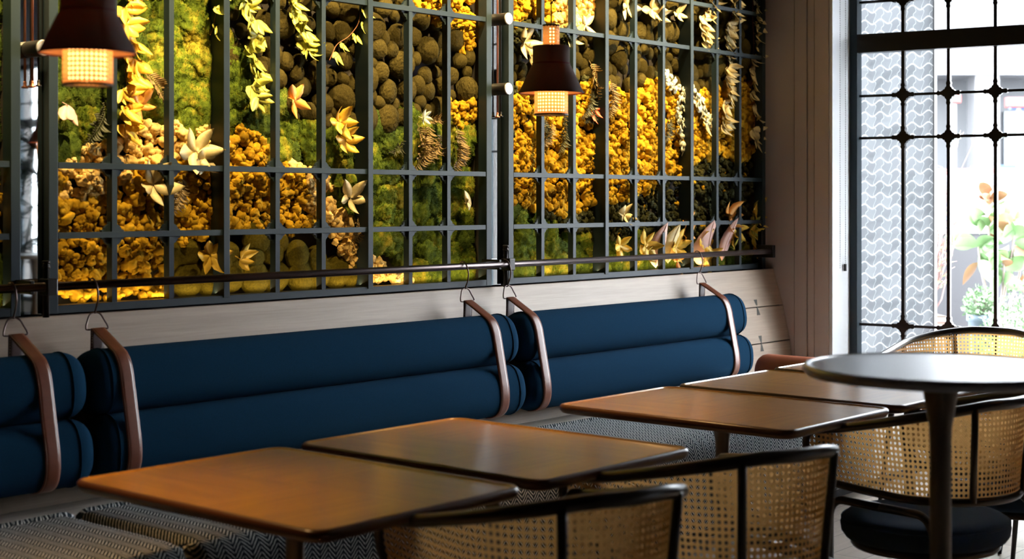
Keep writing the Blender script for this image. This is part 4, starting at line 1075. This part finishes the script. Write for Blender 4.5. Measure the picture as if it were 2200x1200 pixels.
# tiled pier just outside
def uvbox(mb, t0, t1, o0, o1, z0, z1):
    c8 = [WM @ Vector(p) for p in ((t0, o0, z0), (t1, o0, z0), (t1, o1, z0), (t0, o1, z0), (t0, o0, z1), (t1, o0, z1), (t1, o1, z1), (t0, o1, z1))]
    w_ = t1 - t0; d_ = o1 - o0
    mb.add(c8, [(0, 1, 5, 4), (1, 2, 6, 5), (3, 0, 4, 7), (2, 3, 7, 6)], [[(0, z0), (w_, z0), (w_, z1), (0, z1)], [(w_, z0), (w_ + d_, z0), (w_ + d_, z1), (w_, z1)], [(-d_, z0), (0, z0), (0, z1), (-d_, z1)], [(0, z0), (w_, z0), (w_, z1), (0, z1)]])
pm = MB(); c4 = [WM @ Vector(p) for p in ((-.5, .16, 0), (.425, .16, 0), (.425, .16, 3.3), (-.5, .16, 3.3))]; pm.add(c4, [(0, 1, 2, 3)], [[(0, 0), (.925, 0), (.925, 3.3), (0, 3.3)]])
pier = pm.build('patterned_glass_screen', 'scale_tile'); so = pier.modifiers.new('t', 'SOLIDIFY'); so.thickness = .012; tag(pier, 'frosted glass screen with wavy scale pattern at the left edge of the window', 'glass screen')
MB().box(.425, .432, .155, .205, 0, 3.3, WM).build('edge_strip', 'concrete', pier)
# pale building across the street
bl = empty('street_building', out_at(2050, 600, 26)[:2] + (0,)); tag(bl, 'pale blown out building across the street beyond the window', 'building')
ang = math.atan2(-(SA), -CA) + R(90)
bl.rotation_euler = (0, 0, YAW - R(90))
MB().box(-16, 14, 2, 6, 0, 9).build('wall', 'pale_facade', bl)
for x in (-6, -2.6, -.95, .9, 3.6, 7): MB().box(x - .22, x + .22, 1.0, 1.5, 0, 3.7).build('column', 'white_lacquer', bl)
MB().box(-16, 14, .8, 2.1, 3.7, 4.3).build('canopy', 'white_lacquer', bl)
for x in (-4.3, -1.75, 2.2, 5.2): MB().box(x - .7, x + .7, 1.9, 2.02, .3, 3.1).build('shop_window', 'glass_dark', bl)
for x in (1.2, 4.0): MB().box(x - .1, x + 1.2, 1.88, 2.02, 1.8, 2.1).build('dark_band', 'store_blue', bl)
def signbox(px, py, D, wd, ht, mat, la):
    p = out_at(px, py, D); o = MB().box(-wd / 2, wd / 2, -.05, .05, -ht / 2, ht / 2).build('street_sign', mat, loc=p, bevel=.01); o.rotation_euler = (0, 0, YAW - R(90)); tag(o, la, 'sign')
    q = MB().tube([(0, .06, -p[2]), (0, .06, ht / 2)], .03, 8).build('post', 'concrete', o); return o
signbox(2192, 220, 18, .35, .12, 'sign_red', 'blurred red sign board at the right photo edge'); signbox(2196, 233, 18.1, .30, .04, 'sign_blue', 'thin blue board below the blurred red sign')
signbox(2053, 213, 19, .12, .10, 'sign_red', 'small faint red sign beside a glazing bar')
# parked van and car
def vehicle(px, py, D, L, H, mat, name, label, rz):
    x, y, _ = out_at(px, py, D); root = empty(name, (x, y, 0), rz); tag(root, label, 'vehicle')
    prof = [(-L / 2, .35), (-L / 2, H * .8), (-L / 2 + .15, H), (L * .22, H), (L * .36, H * .60), (L / 2 - .05, H * .52), (L / 2, .45), (L / 2, .35)]
    m = MB(); m.loops([[(a, s, b) for a, b in prof] for s in (-.85, .85)]); m.build('body', mat, root, bevel=.06)
    g = MB(); g.box(-L * .30, L * .20, -.862, -.85, H * .60, H * .88).box(-L * .30, L * .20, .85, .862, H * .60, H * .88); g.build('side_window', 'glass_dark', root)
    for wx in (-L * .31, L * .31):
        for s in (-.8, .8):
            w_ = MB(); w_.loops([[(wx + .32 * math.cos(2 * PI * k / 24), s + e, .33 + .32 * math.sin(2 * PI * k / 24)) for k in range(24)] for e in (-.09, .09)]); w_.build('wheel', 'tyre', root)
    return root
vehicle(2070, 480, 17, 4.4, 1.7, 'white_lacquer', 'parked_van', 'white blown out van parked on the street outside', YAW + R(10))
vehicle(2230, 430, 21, 4.2, 1.85, 'sign_red', 'parked_car', 'blurred red and dark car at the right edge of the window view', YAW - R(60))
# dark screen barrier with frame
x, y, _ = out_at(2050, 600, 10.6)
b = empty('planter_screen', (x, y, 0), YAW - R(90)); tag(b, 'dark grey mesh screen standing behind the plants outside', 'screen')
MB().box(-.36, .75, 0, .03, .03, 1.19).build('mesh_panel', 'grey_screen', b)
MB().box(-.37, .76, -.01, .04, 1.19, 1.215).box(-.38, -.36, -.01, .04, -.02, 1.215).box(.75, .77, -.01, .04, -.02, 1.215).build('frame', 'concrete', b)
# small trough with twiggy shrub
def trough(px, D, zt, wd, la, mat='planter_wood'):
    x, y, _ = out_at(px, 0, D); r_ = empty('wooden_planter', (x, y, zt), YAW - R(90)); tag(r_, la, 'planter')
    MB().box(-wd / 2, wd / 2, -.12, .12, -.14, 0).build('box', mat, r_, bevel=.004)
    MB().box(-wd / 2 - .012, wd / 2 + .012, -.13, .13, -.022, .004).box(-wd / 2 - .012, wd / 2 + .012, -.13, .13, -.165, -.138).build('rim', 'white_lacquer', r_)
    MB().box(-wd / 2 + .02, wd / 2 - .02, -.1, .1, 0, .012).build('soil', 'soil', r_)
    for s in (-1, 1): MB().box(s * (wd / 2 - .03) - .02, s * (wd / 2 - .03) + .02, -.1, .1, -zt - .02, -.165).build('leg', 'concrete', r_)
    return Vector((x, y, zt))
p0 = trough(1990, 9.7, .668, .24, 'small brown wooden planter with white rim outside the window')
def twig_shrub(base, n, H, spread, label, leafn=120):
    root = empty('twiggy_shrub', tuple(base)); tag(root, label, 'shrub'); m = MB(); lf = MB(); rr = random.Random(3)
    rt = Matrix.Rotation(YAW - R(90), 4, 'Z')
    for k in range(n):
        a = rr.uniform(-.5, .5) * spread; h = H * rr.uniform(.45, 1); p = [Vector((rr.uniform(-.06, .06), rr.uniform(-.05, .05), 0))]
        for i in range(1, 8):
            t = i / 7; p.append(rt @ Vector((p[0].x + a * t * h + rr.uniform(-.02, .02), rr.uniform(-.03, .03) + .1 * t * rr.uniform(-1, 1), h * t)))
        m.tube(p, [.0055 * (1 - .75 * i / 7) for i in range(8)], 5)
        for j in range(5):
            b0 = p[rr.randint(2, 7)]; q = b0 + rt @ Vector((rr.uniform(-.12, .12), rr.uniform(-.06, .06), rr.uniform(.03, .14))); m.tube([b0, b0.lerp(q, .5) + Vector((0, 0, .01)), q], [.003, .0025, .0015], 4)
            for e in range(leafn // 24):
                c_ = b0.lerp(q, rr.random()); L = rr.uniform(.012, .024); vs, fs = leaf(L, L * .6, .2, .2, 0, 3); put(lf, vs, fs, Matrix.Translation(c_) @ rotm(rr.uniform(0, 6), rr.uniform(-1, 1), rr.uniform(-2, 2)))
    m.build('branches', 'twig', root, True); lf.build('leaves', 'twig_leaf', root, True)
twig_shrub(p0, 40, 1.12, .6, 'twiggy pinkish shrub growing from the small wooden planter outside')
# rubber plant in a pot
x, y, _ = out_at(2142, 0, 10.1); root = empty('rubber_plant', (x, y, .2)); tag(root, 'rubber plant with big pale green leaves outside the window', 'plant')
rt = Matrix.Rotation(YAW - R(90), 4, 'Z'); tr = MB(); lv = MB(); lo = MB(); rr = random.Random(9)
tips = [(-.13, 0, .95), (-.02, .05, 1.28), (.10, -.05, 1.05), (.18, .02, .85), (.02, -.08, .85), (-.05, .02, 1.1)]
for i, t in enumerate(tips):
    t = Vector(t); b0 = Vector((0, 0, -.05)); mid = Vector((t.x * .25, t.y * .3, t.z * .45)); pth = smooth_path([rt @ q for q in (b0, mid, Vector((t.x * .8, t.y, t.z * .78)), t)], 5); tr.tube(pth, [.016 - .011 * k / len(pth) for k in range(len(pth))], 8)
    for k in range(9):
        L = rr.uniform(.17, .25); vs, fs = leaf(L, L * .46, rr.uniform(.2, 1.0), .2, 0, 8)
        put(lo if (i == 1 and k < 4) or rr.random() < .12 else lv, vs, fs, Matrix.Translation(rt @ (t - Vector((0, 0, .018 * k)))) @ Matrix.Rotation(YAW - R(90), 4, 'Z') @ rotm(rr.uniform(-.7, .7) + (k - 3) * .75, rr.uniform(-.2, .8), rr.uniform(-.7, .7)))
tr.build('stem', 'pale_bark', root, True); lv.build('leaves', 'rubber_leaf', root, True); lo.build('young_leaves', 'rubber_leaf_orange', root, True)
def pot(px, D, zt, r_, mat, la):
    x, y, _ = out_at(px, 0, D); o = MB().lathe([(r_ * .7, -zt - .02), (r_ * .92, -.05), (r_ * 1.05, -.045), (r_ * 1.05, 0), (r_ * .95, 0), (r_ * .9, -.02), (0, -.02)], seg=32, cap=False).build('plant_pot', mat, smooth=True, loc=(x, y, zt)); tag(o, la, 'pot'); return Vector((x, y, zt - .02))
pp = pot(2142, 10.1, .22, .17, 'concrete', 'grey pot holding the rubber plant outside')
def shrub(base, r_, H, n, label, mat='shrub_leaf', ls=.03):
    root = empty('leafy_shrub', tuple(base)); tag(root, label, 'shrub'); m = MB(); st = MB(); rr = random.Random(int(base.x * 100))
    for k in range(n):
        a = rr.uniform(0, 2 * PI); q = rr.uniform(0, 1) ** .5 * r_; z_ = rr.uniform(0.0, 1) * H * (1 - .4 * (q / r_) ** 2); L = ls * rr.uniform(.7, 1.4); vs, fs = leaf(L, L * .55, .4, .2, 0, 4)
        put(m, vs, fs, Matrix.Translation((q * math.cos(a), q * math.sin(a), z_)) @ rotm(rr.uniform(-2, 2), rr.uniform(-1, 1), rr.uniform(0, 6)))
    for k in range(10): a = rr.uniform(0, 6.28); st.tube([(0, 0, 0), (r_ * .4 * math.cos(a), r_ * .4 * math.sin(a), H * .5), (r_ * .7 * math.cos(a), r_ * .7 * math.sin(a), H * .8)], .004, 5)
    m.build('leaves', mat, root, True); st.build('branches', 'pale_bark', root, True)
p1 = pot(2108, 9.9, .67, .09, 'pot_blue', 'pale blue grey pot outside, left of the white flowering shrubs'); shrub(p1, .11, .20, 420, 'small green shrub in the pale blue pot', ls=.035)
for px_, D_, zt, r_, H_, la in ((2175, 9.6, .28, .22, .55, 'bushy pale green shrub in front of the rubber plant'), (2215, 9.9, .35, .22, .6, 'bushy pale green shrub at the right photo edge')):
    pz = pot(px_, D_, zt, r_ * .6, 'pot_blue', 'low blue grey pot under the ' + la[:22] + (' before the rubber plant' if px_ < 2200 else ' at the photo edge')); shrub(pz, r_, H_, 1400, la, ls=.028)
# street seen by the mirrors: cone, palms inside by the far windows
o = empty('traffic_cone', (10.4, -8.1, -.02)); tag(o, 'orange traffic cone on the street, reflected in the left mirror strip', 'traffic cone')
MB().lathe([(.17, .03), (.15, .05), (.055, .50), (.045, .72), (.0, .72)], seg=32, cap=False).build('body', 'cone_orange', o, True)
MB().lathe([(.125, .22), (.100, .36)], seg=32, cap=False).build('reflective_band', 'white_lacquer', o, True); MB().box(-.2, .2, -.2, .2, 0, .035).build('base', 'cone_orange', o, bevel=.01)
struct(MB().box(9.0, 9.95, -40, -3.0, -.12, -.02), 'ground_1', 'asphalt') if False else None
def palm(x, y, H, label, n=14, seed=1):
    root = empty('potted_palm', (x, y, 0)); tag(root, label, 'plant'); rr = random.Random(seed)
    MB().lathe([(.14, 0), (.19, .36), (.20, .38), (.17, .38), (.16, .34), (0, .34)], seg=32, cap=False).build('pot', 'black_metal', root, True)
    s = MB(); l = MB()
    for k in range(5): s.tube([(rr.uniform(-.05, .05), rr.uniform(-.05, .05), .34), (rr.uniform(-.12, .12), rr.uniform(-.12, .12), H * .6)], .012, 8)
    for k in range(n):
        a = 2 * PI * k / n + rr.uniform(-.2, .2); L = rr.uniform(.7, 1.0); h0 = H * rr.uniform(.4, .75); pts = []
        for i in range(10):
            t = i / 9; pts.append(Vector((math.cos(a) * L * t * .8, math.sin(a) * L * t * .8, h0 + L * .75 * t - L * .9 * t * t)))
        s.tube(pts, .005, 5)
        for i in range(1, 10):
            for q in range(2):
                for sd in (-1, 1):
                    ll = .26 * math.sin(PI * (.15 + .8 * i / 10)); vs, fs = leaf(ll, .022, .5, .1, 0, 4); b_ = pts[i - 1].lerp(pts[i], q / 2)
                    M_ = Matrix.Translation(b_) @ Matrix.Rotation(a, 4, 'Z') @ Matrix.Rotation(sd * 1.15, 4, 'X') @ Matrix.Rotation(R(70 + 40 * i / 10), 4, 'Y'); put(l, vs, fs, M_)
    s.build('stems', 'palm_leaf', root, True); l.build('fronds', 'palm_leaf', root, True)
palm(6.72, -2.0, 2.6, 'tall dark potted palm near the windows, seen reflected in the left mirror strip')
palm(7.5, -3.6, 2.2, 'smaller dark potted palm farther along the windows, only in the mirror strip', 12, 4)
